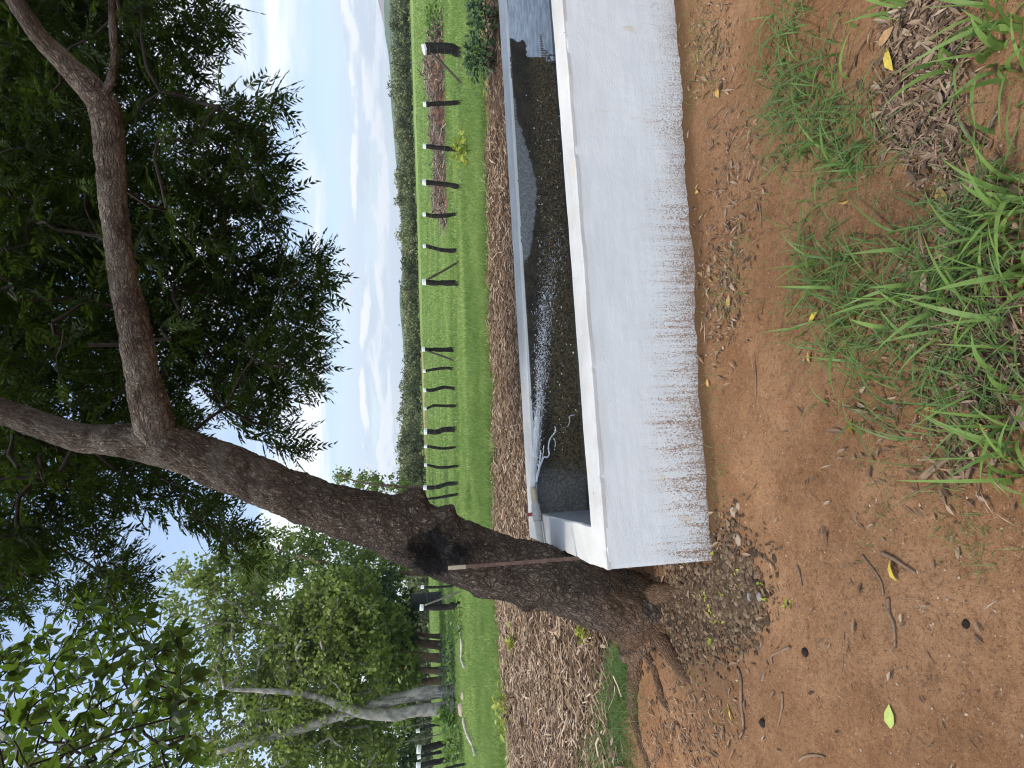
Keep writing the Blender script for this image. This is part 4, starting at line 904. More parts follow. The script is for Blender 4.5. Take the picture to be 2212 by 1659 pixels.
# ------------------------------------------------------------------ fences
POST = plain('dark_post_wood', (.030, .026, .024), .9, .2, .5, 14, .7); POSTW = plain('white_post_paint', (.82, .83, .84), .7, .3, .12, 20); WIRE = plain('fence_wire', (.12, .115, .11), .5, .4); BRACE = plain('weathered_pole', (.075, .068, .055), .9, .2, .4, 14, .5); GPOLE = plain('grey_pole', (.20, .19, .15), .9, .2, .4, 14, .5)
def full(off, sc, c_): return ((off[0] + c_[0] / sc) / 1.8228, (off[1] + c_[1] / sc) / 1.8228)
def make_fence(name, label, posts, nw=5):
    g0 = on_ground(*full(posts[0][0], posts[0][1], posts[0][3][-1])); fence = thing(name, label, 'fence', g0)
    cols = []
    for off, sc, (cx0, cx1, cy0, cy1), body, wid, brace in posts:
        base = on_ground(*full(off, sc, body[-1])); y = base[1]
        W3 = [at_y(*full(off, sc, c_), y) for c_ in body]; r_ = np.interp(np.linspace(0, 1, len(W3)), np.linspace(0, 1, len(wid)), wid) / sc / 1.8228 / 2 * y / FP * 1.18
        W3 = np.array(W3); W3[-1, 2] = gz(W3[-1, 0], y) - .0; top = W3[0]
        ext = W3[-1] + np.array([0, 0, -.12]); C = catmull(np.hstack([np.vstack([W3, ext[None]]), np.append(r_, r_[-1])[:, None]]), .05)
        V, q, t_, uv = tube(C[:, :3], C[:, 3], 14, lambda Pb, D, L, th, rad: (fbm(Pb, 7, 3, 2) - .5) * rad[:, None] * .7)
        p_ = mk('post', V, [q, t_], POST, parent=fence, smooth=True)
        if cx0 is not None:
            ct = at_y(*full(off, sc, (cx0, (cy0 + cy1) / 2)), y); rc = (cy1 - cy0) / sc / 1.8228 / 2 * y / FP * 1.22; bt = top + (top - ct) * .06
            V, q, t_, uv = tube(np.array([bt, bt + (ct - bt) * .3, bt + (ct - bt) * .7, bt + (ct - bt) * .97, ct]), [rc, rc, rc * 1.02, rc, rc * .85], 14, lambda Pb, D, L, th, rad: (fbm(Pb, 7, 2, 2) - .5) * rad[:, None] * .25)
            mk('painted_top', V, [q, t_], POSTW, parent=p_, smooth=False)
        if brace:
            (b0, b1), wb, mat = brace; e1 = on_ground(*full(off, sc, b1)); e1 = at_y(*full(off, sc, b1), y - .15); e1[2] = gz(e1[0], e1[1]) - .03; e0 = at_y(*full(off, sc, b0), y - r_[0])
            C = catmull(np.vstack([e0, (e0 + e1) / 2 + [0, 0, -.02], e1]), .08); V, q, t_, uv = tube(C, wb / sc / 1.8228 / 2 * y / FP, 10, lambda Pb, D, L, th, rad: (fbm(Pb, 6, 3, 2) - .5) * rad[:, None] * .4); mk('brace', V, [q, t_], mat, parent=fence, smooth=True)
        cols.append((W3, r_))
    for k_ in range(nw):
        f_ = .08 + .80 * k_ / (nw - 1); Pw = []
        for W3, r_ in cols:
            L_ = np.linspace(0, 1, len(W3)); p3 = np.array([np.interp(f_, L_, W3[:, i_]) for i_ in range(3)]); p3[1] -= np.interp(f_, L_, r_) + .006; Pw.append(p3)
        V, q, t_, uv = tube(np.array(Pw), .0035, 5); mk('wire', V, [q, t_], WIRE, parent=fence)
A_, B_, C__ = (1500, 100), (1500, 700), (1500, 1300); s4 = 2.764
make_fence('wire_fence', 'wire fence of dark crooked posts with white tops, running before the brush pile', [
    (A_, s4, (460, 490, 222, 308), [(488, 257), (600, 250), (700, 247), (790, 270), (890, 298)], [95, 90, 88, 92, 85], (((550, 300), (890, 680)), 26, BRACE)),
    (A_, s4, (462, 492, 838, 880), [(490, 858), (700, 848), (890, 836)], [44, 42, 40], None),
    (A_, s4, (457, 490, 1292, 1336), [(488, 1315), (700, 1340), (862, 1357)], [38, 40, 40], None),
    (B_, s4, (453, 488, 22, 74), [(487, 50), (700, 72), (890, 100)], [46, 48, 52], None),
    (B_, s4, (455, 486, 380, 417), [(485, 398), (560, 415), (700, 412), (836, 393)], [32, 38, 36, 30], None),
    (B_, s4, (457, 488, 728, 763), [(486, 743), (570, 765), (700, 790), (832, 793)], [30, 36, 40, 38], None),
    (B_, s4, (450, 488, 1108, 1165), [(486, 1136), (600, 1146), (848, 1145)], [50, 50, 52], (((500, 1110), (832, 905)), 24, BRACE))])
D_ = (1450, 1850)
make_fence('wire_fence', 'wire fence of dark crooked posts with white tops, passing behind the leaning trunk', [
    (C__, s4, (448, 478, 188, 230), [(476, 208), (640, 213), (805, 212)], [36, 40, 46], (((500, 225), (792, 342)), 20, BRACE)),
    (C__, s4, (458, 486, 432, 462), [(484, 444), (570, 427), (700, 413), (797, 420)], [22, 26, 28, 26], None),
    (C__, s4, (462, 491, 635, 673), [(489, 651), (560, 653), (690, 623), (820, 640)], [28, 32, 34, 30], None),
    (C__, s4, (466, 496, 845, 872), [(494, 856), (570, 823), (700, 825), (836, 823)], [22, 26, 28, 28], None),
    (C__, s4, (468, 501, 1075, 1130), [(499, 1103), (600, 1107), (700, 1082), (822, 1078)], [48, 50, 48, 54], None),
    (C__, s4, (470, 502, 1250, 1280), [(500, 1265), (680, 1288), (832, 1270)], [24, 28, 24], None),
    (C__, s4, (470, 501, 1453, 1482), [(499, 1466), (650, 1496), (862, 1475)], [22, 28, 22], None),
    (D_, s4, (602, 636, 172, 214), [(634, 195), (750, 188), (850, 158), (992, 142)], [34, 38, 38, 36], None),
    (D_, s4, (600, 636, 302, 335), [(634, 318), (800, 297), (992, 262)], [22, 26, 24], None),
    (D_, s4, (573, 607, 1258, 1290), [(605, 1275), (700, 1279), (945, 1262)], [22, 24, 22], None),
    (D_, s4, (562, 602, 1472, 1525), [(598, 1499), (850, 1493), (920, 1480), (1028, 1465)], [52, 56, 66, 62], (((615, 1472), (1034, 1310)), 20, GPOLE))])
E_o = (1550, 2700); s5 = 5.12
make_fence('wire_fence', 'wire fence of thick dark posts with white tops, beside the pale forked trunks', [
    (E_o, s5, (450, 522, 885, 945), [(520, 905), (640, 848), (780, 800), (1040, 780), (1130, 770)], [40, 46, 48, 44], None),
    (E_o, s5, (470, 546, 1216, 1345), [(544, 1282), (700, 1245), (850, 1205), (1100, 1160), (1240, 1135)], [110, 105, 100, 90], None),
    (E_o, s5, (475, 546, 1425, 1482), [(545, 1432), (850, 1355), (1310, 1290)], [44, 50, 54], None),
    (E_o, s5, (456, 536, 1562, 1670), [(535, 1612), (850, 1540), (1100, 1485), (1345, 1425)], [95, 90, 85, 70], None),
    (E_o, s5, (500, 580, 1760, 1830), [(580, 1795), (1000, 1690), (1250, 1615), (1490, 1570)], [46, 46, 46, 44], None)])
for top, bot, lab in (((70, 855), (1180, 608), 'thin grey bare pole by the fence, the nearer one to the pale forked trunks'), ((95, 1145), (1120, 925), 'thin grey bare pole between two thick posts of the fence past the forked trunks')):
    g0 = on_ground(*full(E_o, s5, (bot[0] + 60, bot[1]))); Pp = np.array([g0] + [at_y(*full(E_o, s5, p_), g0[1]) for p_ in (bot, ((top[0] + bot[0]) / 2, (top[1] + bot[1]) / 2 + 25), top)])
    C = catmull(Pp, .1); V, q, t_, uv = tube(C, np.linspace(.035, .02, len(C)), 8); mk('pole', V, [q, t_], GPOLE, loc=g0, smooth=True, label=lab, cat='pole')

# ------------------------------------------------------------------ brush pile, shrubs, weeds
g0 = gp(962, 290); pile = thing('brush_pile', 'long low heap of dry brushwood and red earth behind the right-hand fence', 'brush pile', g0)
py0 = g0[1]; acc = Acc(); Xl = np.linspace(at_y(960, 478, py0)[0], at_y(960, 70, py0)[0], 60); vv = np.linspace(-1, 1, 16); U, W = np.meshgrid(Xl, vv)
Yl = np.array([proj(np.array([x_, py0, 0.]))[1] for x_ in Xl]); tops = np.interp(Yl, [70, 120, 150, 210, 260, 300, 340, 400, 450, 480], [950, 925, 920, 930, 935, 932, 944, 940, 940, 958]); Ht = np.array([at_y(t_, y_, py0)[2] for t_, y_ in zip(tops, Yl)]) - gz(Xl, py0)
Zm = gz(U, py0 + W * .9) - .05 + (Ht[None] * 1.05 + .08) * (1 - W ** 2) * (.75 + .5 * fbm(np.stack([U, W, U * 0], -1), 2.4, 3, 3)); idx = np.arange(U.size).reshape(U.shape); q = np.stack([idx[:-1, :-1], idx[:-1, 1:], idx[1:, 1:], idx[1:, :-1]], -1).reshape(-1, 4)
m = Mat('red_earth_heap'); o = m.obj(); c = m.mix(m.ss(m.noise(o, 2.5, 6, .7), .42, .6), (.075, .05, .04), (.24, .11, .06)); m.P(Base_Color=c, Roughness=1.0); m.bump(m.noise(o, 14, 5, .7), 1, .06)
mk('earth_mound', np.stack([U, py0 + W * .9, Zm], -1), [q], m.m, parent=pile, smooth=True)
nsk = 2200; xs = rng.uniform(Xl[0] - .2, Xl[-1], nsk); hs = np.interp(xs, Xl, Ht); ys = py0 + rng.normal(-.25, .45, nsk); zz_ = gz(xs, ys) + rng.beta(1.6, 1.4, nsk) * (hs * 1.15 + .05)
d = norm(np.stack([rng.normal(0, 1, nsk), rng.normal(0, .5, nsk), rng.normal(.05, .38, nsk)], 1)); Ls_ = rng.gamma(2.5, .13, nsk) + .1
V, q = sticks(np.stack([xs, ys, zz_], 1) - d * Ls_[:, None] * .5, np.stack([xs, ys, zz_], 1) + d * Ls_[:, None] * .5, rng.gamma(2, .004, nsk) + .004, .004, 4)
BRUSH = tintmat('dry_brushwood', [(.05, .035, .03), (.14, .10, .08), (.30, .24, .19), (.50, .42, .34)])
mk('brushwood', V, [q], BRUSH, parent=pile, attr=dict(tint=np.repeat(rng.random(nsk), 8)), kind='stuff')
Vq = rng.integers(0, 1, 1)
LEAFY = leafmat('weed_leaf', (.045, .095, .022), (.12, .20, .045), .3, (.2, .32, .05)); YELW = leafmat('yellow_weed_leaf', (.20, .26, .03), (.42, .42, .07), .3); BLUEG = leafmat('blue_green_leaf', (.035, .075, .03), (.085, .145, .06), .3)
def shrub(name, label, X, Y, hpx, wpx, n, ls, mat, cat='shrub', dep=None, nstem=8, wid=.28):
    g0 = gp(X, Y) if dep is None else on_ground(X, Y); y = g0[1]; sc = y / FP * 1.0; H = hpx * sc; Wd = wpx * sc / 2
    t = thing(name, label, cat, g0); tips = np.stack([rng.normal(0, .5, n) * Wd, rng.normal(0, .5, n) * Wd * .8, rng.beta(2.0, 1.4, n) * H], 1); tips[:, :2] *= (.55 + .6 * np.sin(np.pi * np.clip(tips[:, 2:] / H, .1, .95)))
    O = g0 + tips; hd = norm(tips * np.array([1.2, 1.2, .4]) + rng.normal(0, .35 * H, (n, 3)))
    V, q, tt_ = broad_leaves(O, hd, rng.uniform(.6, 1.3, n) * ls, wid, .2, np.clip(rng.normal(.45, .25, n), 0, 1)); mk('foliage', V, [q], mat, parent=t, attr=dict(tint=tt_))
    ns_ = nstem; k_ = rng.integers(0, n, ns_ * 3); V, q = sticks(np.repeat(g0[None], len(k_), 0) + rng.normal(0, .02, (len(k_), 3)) * [1, 1, 0], O[k_], .004 + .02 * H * .1, .002, 4); mk('stem', V, [q], TWIG, parent=t)
    return t
shrub('shrub', 'leafy green shrub on the end of the brush pile past the thick corner post', 958, 55, 36, 95, 500, .13, LEAFY, dep=1)
shrub('shrub', 'dark leafy bush behind the trough, between the mulch and the other dark bush', 1070, 128, 66, 95, 420, .085, BLUEG, dep=1)
shrub('shrub', 'dark leafy bush behind the trough, cut off by the top edge of the picture', 1078, 35, 68, 110, 420, .085, BLUEG, dep=1)
shrub('weed', 'yellow-green weed in the grass before the brush pile fence', 1018, 325, 34, 60, 110, .12, YELW, 'weed', dep=1, nstem=5)
shrub('weed', 'green creeping weed growing out of the mulch close to the leaning trunk', 1120, 1385, 24, 36, 40, .10, YELW, 'weed', nstem=4)
shrub('weed', 'yellowish weed on the border of mulch and grass near the forked trunks', 1105, 1530, 38, 90, 60, .12, YELW, 'weed', nstem=4)
shrub('weed', 'small bright green weed at the foot of the leaning trunk on its mulch side', 1280, 1362, 36, 34, 60, .05, YELW, 'weed', nstem=4)
shrub('weed', 'broad-leaved green plant at the foot of the pale forked trunks', 990, 1548, 40, 60, 90, .30, LEAFY, 'plant', dep=1, nstem=5)
shrub('weed', 'low green plant under the braced corner post just past the leaning trunk', 1002, 1340, 26, 70, 120, .15, LEAFY, 'plant', dep=1, nstem=5)
shrub('weed', 'green undergrowth between the fence of thick posts and the grass', 1000, 1610, 40, 90, 260, .16, LEAFY, 'plant', dep=1, nstem=5)
shrub('weed', 'low dark undergrowth below the shaded grove trees', 985, 1440, 34, 170, 420, .16, BLUEG, 'plant', dep=1, nstem=5)
STONE = plain('pale_stone', (.42, .33, .25), .9, .2, .3, 8, .5)
def rock(P, r_, mat, name, label, cat, flat=.6, group=None, seed=0):
    th, ph = np.meshgrid(np.linspace(0, 2 * np.pi, 15), np.linspace(0, np.pi, 9)); D = np.stack([np.sin(ph) * np.cos(th), np.sin(ph) * np.sin(th), np.cos(ph)], -1)
    V = D * (1 + .55 * (fbm(D + seed * 3.1, 1.3, 3, seed) - .5))[..., None] * r_ * np.array([1, .8, flat]); idx = np.arange(th.size).reshape(th.shape); q = np.stack([idx[:-1, :-1], idx[1:, :-1], idx[1:, 1:], idx[:-1, 1:]], -1).reshape(-1, 4)
    return mk(name, V + P + np.array([0, 0, r_ * flat * .55]), [q], mat, loc=P, smooth=True, label=label, cat=cat, group=group)
rock(on_ground(1001, 1532), .22, STONE, 'stone', 'large pale broken stone at the grass edge below the forked trunks', 'stone', .55, seed=1)
rock(on_ground(1004, 1503), .15, STONE, 'stone', 'smaller pale stone beside the larger one below the forked trunks', 'stone', .6, seed=2)
for pts_, lab in (([(1008, 1552), (1014, 1580), (1026, 1605), (1034, 1628)], 'pale bleached branch at the grass edge by the fence of thick posts'), ([(1000, 1352), (1004, 1390), (1003, 1420), (1010, 1440)], 'pale bleached branch lying at the grass edge below the grove')):
    Pw = np.array([on_ground(*p_) + np.array([0, 0, .10]) for p_ in pts_]); C = catmull(Pw, .08); V, q, t_, uv = tube(C, np.linspace(.05, .03, len(C)), 8, lambda Pb, D, L, th, rad: (fbm(Pb, 5, 3, 2) - .5) * .07); mk('dead_branch', V, [q, t_], plain('bleached_wood', (.50, .46, .40), .9, .2, .35, 9), loc=Pw[0], smooth=True, label=lab, cat='branch')
# dark drum far behind the corner post
g0 = on_ground(952, 1400 / 2.765 / 1.8228 + 1850 / 1.8228 - 0); yb = 34.0; c0 = at_y(*full(D_, s4, (660, 1430)), yb)
V, q, t_, uv = tube(np.array([[c0[0], yb, gz(c0[0], yb)], [c0[0], yb, gz(c0[0], yb) + .02], [c0[0], yb, c0[2] + .6], [c0[0], yb, c0[2] + .95], [c0[0], yb, c0[2] + 1.0]]), [.48, .5, .5, .5, .44], 20); mk('water_tank', V, [q, t_], plain('black_plastic', (.02, .02, .022), .6, .3), loc=(c0[0], yb, gz(c0[0], yb)), label='black barrel standing far off behind the braced corner post past the trunk', cat='barrel')

# ------------------------------------------------------------------ foreground grass, litter, leaves
acc = Acc()
def tuft(X, Y, rX, rY, n, h0, w0, lean=(.5, 1.6), tint=(.2, .6), seg=5, curl=1.0):
    Xs = rng.normal(X, rX, n); Ys = rng.normal(Y, rY, n); P_ = []
    for a, b2 in zip(Xs, Ys):
        if a < 1395 or a > 2600: continue
        p_ = EYE + ray(a, b2) * 1.0; d = ray(a, b2); t_ = (gz(0, 2) - EYE[2]) / d[2]; p_ = EYE + d * t_; p_ = EYE + d * ((gz(p_[0], p_[1]) - EYE[2]) / d[2])
        nn_ = (p_ - TC) @ TN; ss_ = (p_ - TC) @ TL
        if nn_ > -.01 and ss_ > -.05: continue
        P_.append(p_)
    P_ = np.array(P_); P_[:, 2] = soil_z(P_[:, 0], P_[:, 1]) - .006; n = len(P_)
    V, q, t_ = blades(P_, h0 * rng.uniform(.5, 1.2, n), w0 * rng.uniform(.6, 1.3, n), rng.uniform(*lean, n), rng.uniform(*tint, n), seg, curl); acc.add(V, q, tint=t_)
for a in [(1700, 120, 30, 70, 260), (1760, 200, 45, 70, 420), (1800, 300, 40, 45, 330), (1850, 330, 40, 30, 160), (1690, 270, 25, 40, 130), (1720, 40, 30, 30, 90), (1780, 560, 35, 45, 190), (1800, 610, 55, 50, 230), (1900, 650, 70, 60, 340), (1850, 720, 60, 45, 220), (1980, 760, 90, 70, 300), (2100, 650, 60, 80, 230), (2020, 560, 60, 70, 170), (2150, 860, 50, 70, 160), (1760, 480, 30, 50, 60), (1880, 860, 50, 40, 70), (2010, 900, 50, 60, 80), (2150, 420, 50, 70, 150), (2080, 470, 40, 50, 90)]:
    tuft(a[0], a[1], a[2] * 1.1, a[3] * 1.1, int(a[4] * .36), .150, .0074, (.6, 2.1), (.0, .5), 6, 1.0)
for a in [(2160, 60, 40, 50, 18), (2190, 130, 30, 30, 12), (2060, 130, 20, 20, 6), (1960, 30, 40, 30, 7), (2150, 400, 40, 60, 15), (2180, 470, 30, 50, 14), (1800, 340, 40, 30, 10), (2000, 640, 60, 60, 14), (1880, 700, 40, 50, 8), (2120, 760, 50, 80, 16), (2190, 900, 25, 60, 14), (2200, 1030, 20, 40, 8), (2150, 560, 50, 50, 14), (1790, 590, 30, 30, 7), (1780, 170, 30, 60, 8), (2200, 620, 20, 40, 10)]:
    tuft(a[0], a[1], a[2], a[3], int(a[4] * 1.3), .21, .016, (.3, 1.1), (.6, 1.0), 6, .8)
for a in [(1490, 30, 14, 25, 50), (1510, 90, 18, 40, 90), (1525, 150, 20, 40, 70), (1490, 200, 10, 50, 50), (1545, 110, 18, 30, 50), (1590, 600, 22, 35, 90), (1560, 660, 18, 30, 50), (1600, 520, 15, 25, 40), (1545, 900, 12, 80, 60), (1555, 1050, 10, 60, 40), (2080, 1130, 25, 40, 40), (2140, 1180, 30, 40, 40), (1960, 1000, 60, 60, 70), (1905, 1150, 30, 60, 40), (1500, 1450, 20, 25, 25), (1570, 1560, 15, 20, 20), (2050, 300, 60, 60, 40), (1900, 450, 60, 60, 60), (1650, 420, 40, 60, 60), (1700, 700, 40, 60, 50)]:
    tuft(*a, .065, .0028, (.4, 1.5), (.0, .5), 4, 1.0)
FGR = leafmat('lawn_blade', (.088, .150, .052), (.205, .310, .068), .30, (.20, .34, .07), .5, .3)
acc.build('grass_tufts', FGR, label='curling green grass growing in tufts on the red soil in front of the trough', cat='grass', kind='stuff')
# soft feathery grass strip left of the tree, beyond the roots
acc = Acc(); n = 5200; Xs = rng.normal(1345, 32, n) + np.clip((1530 - 0) * 0, 0, 1); Ys = rng.uniform(1395, 1690, n); Xs = np.interp(Ys, [1395, 1450, 1520, 1600, 1690], [1352, 1345, 1335, 1322, 1318]) + rng.normal(0, 1, n) * np.interp(Ys, [1395, 1500, 1690], [8, 22, 34]); P_ = []
for a, b2 in zip(Xs, Ys):
    d = ray(a, b2); P_.append(EYE + d * (-EYE[2] / d[2]))
P_ = np.array(P_); P_[:, 2] = soil_z(P_[:, 0], P_[:, 1]) - .005
V, q, t_ = blades(P_, rng.uniform(.05, .17, n), rng.uniform(.002, .0045, n), rng.uniform(.4, 1.5, n), rng.uniform(.0, .55, n), 3); acc.add(V, q, tint=t_); acc.build('grass_strip', FGR, label='soft dark green grass strip between the mulch and the tree roots', cat='grass', kind='stuff')
# small weeds in the gravel
LIT = tintmat('leaf_litter', [(.05, .032, .022), (.13, .082, .052), (.25, .16, .10), (.36, .25, .165), (.50, .38, .27)])
def scatter_px(regs):
    out_ = []
    for X, Y, rX, rY, n in regs:
        for a, b2 in zip(rng.normal(X, rX, n), rng.normal(Y, rY, n)):
            if a < 1330: continue
            d = ray(a, b2); p_ = EYE + d * (-EYE[2] / d[2]); p_ = EYE + d * ((gz(p_[0], p_[1]) - EYE[2]) / d[2]); nn_ = (p_ - TC) @ TN; ss_ = (p_ - TC) @ TL
            if nn_ > -.02 and ss_ > -.03 and nn_ < TW: continue
            out_.append(p_)
    o_ = np.array(out_); o_[:, 2] = soil_z(o_[:, 0], o_[:, 1]); return o_
Pl = scatter_px([(1980, 140, 40, 110, 520), (2020, 60, 40, 50, 240), (1960, 260, 40, 40, 200), (2030, 300, 40, 60, 160), (2100, 420, 60, 60, 150), (2060, 620, 80, 90, 260), (2150, 760, 50, 100, 160), (1560, 570, 30, 60, 120), (1530, 90, 25, 80, 120), (1590, 360, 40, 90, 120), (1580, 650, 25, 60, 80), (2080, 950, 60, 80, 110), (1900, 900, 60, 60, 60), (1750, 1100, 250, 250, 70), (1520, 1480, 60, 120, 120), (1440, 1600, 40, 60, 160), (1480, 1600, 80, 60, 100), (1800, 1400, 200, 150, 45), (1480, 1230, 25, 40, 260), (1545, 1160, 30, 30, 60)])
n = len(Pl); a = rng.uniform(0, 6.28, n); A = np.stack([np.cos(a), np.sin(a), rng.normal(.1, .25, n)], 1)
V, q, t_ = broad_leaves(Pl + [0, 0, .006] + np.abs(rng.normal(0, .006, (n, 1))) * [0, 0, 1], A, np.clip(rng.gamma(2.2, .010, n) + .010, .010, .075), .14, .5, rng.beta(1.8, 2.0, n), .25)
Ps = scatter_px([(1985, 130, 40, 100, 900), (2040, 60, 40, 50, 420), (1965, 270, 35, 35, 260), (2030, 300, 35, 50, 220), (2070, 620, 80, 90, 420), (2150, 740, 50, 100, 260), (1560, 570, 28, 60, 200), (1530, 90, 25, 80, 220), (1590, 360, 40, 100, 160), (1560, 700, 25, 60, 120), (1800, 1300, 220, 220, 60), (1470, 1560, 60, 70, 300), (1480, 1600, 60, 50, 160), (2080, 950, 60, 80, 160)])
n2_ = len(Ps); a = rng.normal(1.2, .8, n2_); d = np.stack([np.cos(a), np.sin(a), rng.normal(0, .12, n2_)], 1); Lq = rng.gamma(2.2, .016, n2_) + .015; Wq = rng.gamma(2, .0013, n2_) + .0012
sd = norm(np.cross(d, [0, 0, 1.])); c0 = Ps + [0, 0, .006] + np.abs(rng.normal(0, .008, (n2_, 1))) * [0, 0, 1]
Vc = np.stack([c0 - d * Lq[:, None] / 2, c0 + sd * Wq[:, None] + [0, 0, .003], c0 + d * Lq[:, None] / 2, c0 - sd * Wq[:, None] + [0, 0, .003]], 1).reshape(-1, 3)
qc = np.arange(4 * n2_).reshape(-1, 4) + len(V); V = np.vstack([V, Vc]); q = np.vstack([q, qc]); t_ = np.concatenate([t_, np.repeat(rng.beta(2, 1.8, n2_), 4)])
mk('leaf_litter', V, [q], LIT, attr=dict(tint=t_), label='scattered dry brown leaves and bits of bark on the red soil', cat='leaf litter', kind='stuff')
# gravel and woody crumbs at the trunk foot
Pg = scatter_px([(1500, 1275, 45, 45, 1500), (1560, 1260, 45, 50, 1400), (1605, 1300, 26, 45, 700), (1550, 1345, 45, 45, 900), (1460, 1320, 35, 45, 600), (1580, 1160, 14, 40, 130), (1480, 1390, 30, 30, 250)])
Pw = scatter_px([(1900, 1400, 260, 180, 500), (1850, 1000, 220, 260, 420), (1600, 800, 60, 350, 150), (1700, 1300, 150, 200, 260), (2100, 200, 80, 150, 120)])
def pebbles(P_, r_, flat):
    n = len(P_); ph = np.array([[0, 0, 1.], [1, 0, .1], [.3, .9, -.1], [-.8, .5, .1], [-.75, -.6, 0], [.35, -.95, .1], [0, 0, -1]]); a = rng.uniform(0, 6.28, n); ca, sa = np.cos(a)[:, None], np.sin(a)[:, None]
    st_ = rng.uniform(.6, 1.5, (n, 7, 1)); q_ = ph[None] * st_ * np.array([1, .7, flat]); x_ = q_[..., 0] * ca - q_[..., 1] * sa; y_ = q_[..., 0] * sa + q_[..., 1] * ca
    V = P_[:, None] + np.stack([x_, y_, q_[..., 2]], -1) * r_[:, None, None]; f = np.array([[0, 1, 2], [0, 2, 3], [0, 3, 4], [0, 4, 5], [0, 5, 1], [6, 2, 1], [6, 3, 2], [6, 4, 3], [6, 5, 4], [6, 1, 5]])
    return V.reshape(-1, 3), (f[None] + (np.arange(n) * 7)[:, None, None]).reshape(-1, 3)
GRV = tintmat('gravel', [(.03, .019, .012), (.075, .047, .028), (.14, .09, .053), (.23, .16, .10), (.36, .27, .185)])
V, f = pebbles(Pg + [0, 0, .004], np.clip(rng.gamma(2.0, .0042, len(Pg)) + .003, .004, .028), .5); mk('gravel', V, [f], GRV, attr=dict(tint=np.repeat(rng.beta(1.6, 2.4, len(Pg)), 7)), label='grey brown gravel and woody crumbs heaped at the trunk foot beside the trough', cat='gravel', kind='stuff')
V, f = pebbles(Pw + [0, 0, .002], np.clip(rng.gamma(1.5, .0013, len(Pw)) + .0014, .0014, .006), .6); mk('grit', V, [f], tintmat('quartz_grit', [(.22, .12, .07), (.36, .24, .15), (.56, .43, .31)]), attr=dict(tint=np.repeat(rng.random(len(Pw)), 7)), label='pale grit strewn over the red soil', cat='grit', kind='stuff')
Pt = scatter_px([(1560, 1280, 60, 40, 26), (1540, 1300, 30, 60, 20)]); A = norm(rng.normal(0, 1, (len(Pt), 3)) + [0, 0, .8]); O = np.repeat(Pt, 4, 0); n = len(O); V, q, t_ = broad_leaves(O, norm(rng.normal(0, 1, (n, 3)) * [1, 1, .5] + [0, 0, .6]), rng.uniform(.015, .035, n), .3, .2, rng.uniform(.4, 1, n)); mk('seedlings', V, [q], YELW, attr=dict(tint=t_), label='tiny bright green seedlings sprouting in the gravel at the trunk foot', cat='seedlings', kind='stuff')

YL = [plain('yellow_leaf', (.62, .46, .07), .6, .3, .25, 60), plain('tan_leaf', (.42, .25, .12), .75, .2, .35, 60), plain('ochre_leaf', (.55, .34, .10), .7, .2, .3, 60), plain('lime_leaf', (.42, .48, .12), .6, .3, .2, 60)]
R1, R2, R3 = (2632, 0), (2632, 1000), (2632, 1974)
def fallen(off, cx, cy, L_, ang, mi, label, cat='leaf', name='fallen_leaf', wid=.20):
    X, Y = full(off, 1.58, (cx, cy)); P_ = gp(X, Y, .034 if (off == R1 and cy < 900 and cx > 1300) else .014); A = np.array([[math.cos(R_(ang)), math.sin(R_(ang)), .12]]); O = P_[None] - A * L_ / 2
    V, q, t_ = broad_leaves(O, A, np.array([L_]), wid, .45, np.array([.5]), .25); V = np.where(V[:, 2:] < soil_z(V[:, 0], V[:, 1])[:, None] + .003, np.stack([V[:, 0], V[:, 1], soil_z(V[:, 0], V[:, 1]) + .004], 1), V)
    mk(name, V, [q], YL[mi], loc=P_, smooth=True, label=label, cat=cat)
fallen(R1, 1410, 370, .105, 20, 0, 'long bright yellow leaf on the bark litter between grass blades', wid=.16)
fallen(R1, 1395, 240, .075, 120, 1, 'curled tan leaf beside the long bright yellow leaf, towards the top of the picture')
fallen(R1, 1575, 560, .085, 60, 1, 'tan leaf on the bark litter, below the long yellow leaf in the picture')
fallen(R1, 315, 575, .075, 15, 2, 'ochre leaf on soil near the trough foot, nearest the top of the picture')
fallen(R1, 1100, 1265, .06, 95, 2, 'ochre leaf lying between the upper and the middle grass clumps')
fallen(R1, 185, 1195, .055, 70, 2, 'small ochre leaf against the trough foot between two litter patches')
fallen(R1, 1715, 1220, .085, 30, 2, 'yellow brown leaf among broad blades below the bark litter')
fallen(R1, 1400, 865, .06, 80, 1, 'pale rounded tan leaf where the upper grass clump meets the bark litter', wid=.3)
fallen(R2, 265, 155, .06, 50, 3, 'narrow yellow green leaf close to the trough foot', wid=.15)
fallen(R2, 215, 125, .085, 100, 1, 'large pinkish tan leaf against the trough foot', wid=.3)
fallen(R2, 385, 290, .065, 10, 2, 'ochre leaf on dark litter before the middle of the trough')
fallen(R2, 910, 400, .075, 130, 0, 'torn pale yellow leaf on bare soil beside the grass')
fallen(R2, 885, 640, .055, 20, 2, 'small ochre leaf at the lower edge of the middle grass clump')
fallen(R2, 1150, 1075, .07, 15, 0, 'yellow leaf on bare soil just below the grass clumps in the picture')
fallen(R2, 1755, 280, .085, 30, 2, 'long ochre leaf under broad blades in the big grass clump')
fallen(R2, 1940, 1070, .075, 80, 2, 'ochre leaf beside a broad blade of the lowest grass tuft')
fallen(R2, 1650, 965, .05, 70, 2, 'crumpled light ochre leaf near the exposed root')
fallen(R2, 255, 800, .05, 20, 2, 'small ochre leaf on damp soil along the trough foot')
fallen(R3, 1405, 430, .068, 35, 0, 'bright yellow leaf on bare soil beside a flat grey stick', wid=.28)
fallen(R3, 1395, 1340, .075, 0, 3, 'lime green oval leaf alone on the bare soil near the bottom of the picture', wid=.22)
fallen(R3, 390, 1310, .08, 30, 0, 'narrow pale yellow leaf near the tree roots', wid=.12)
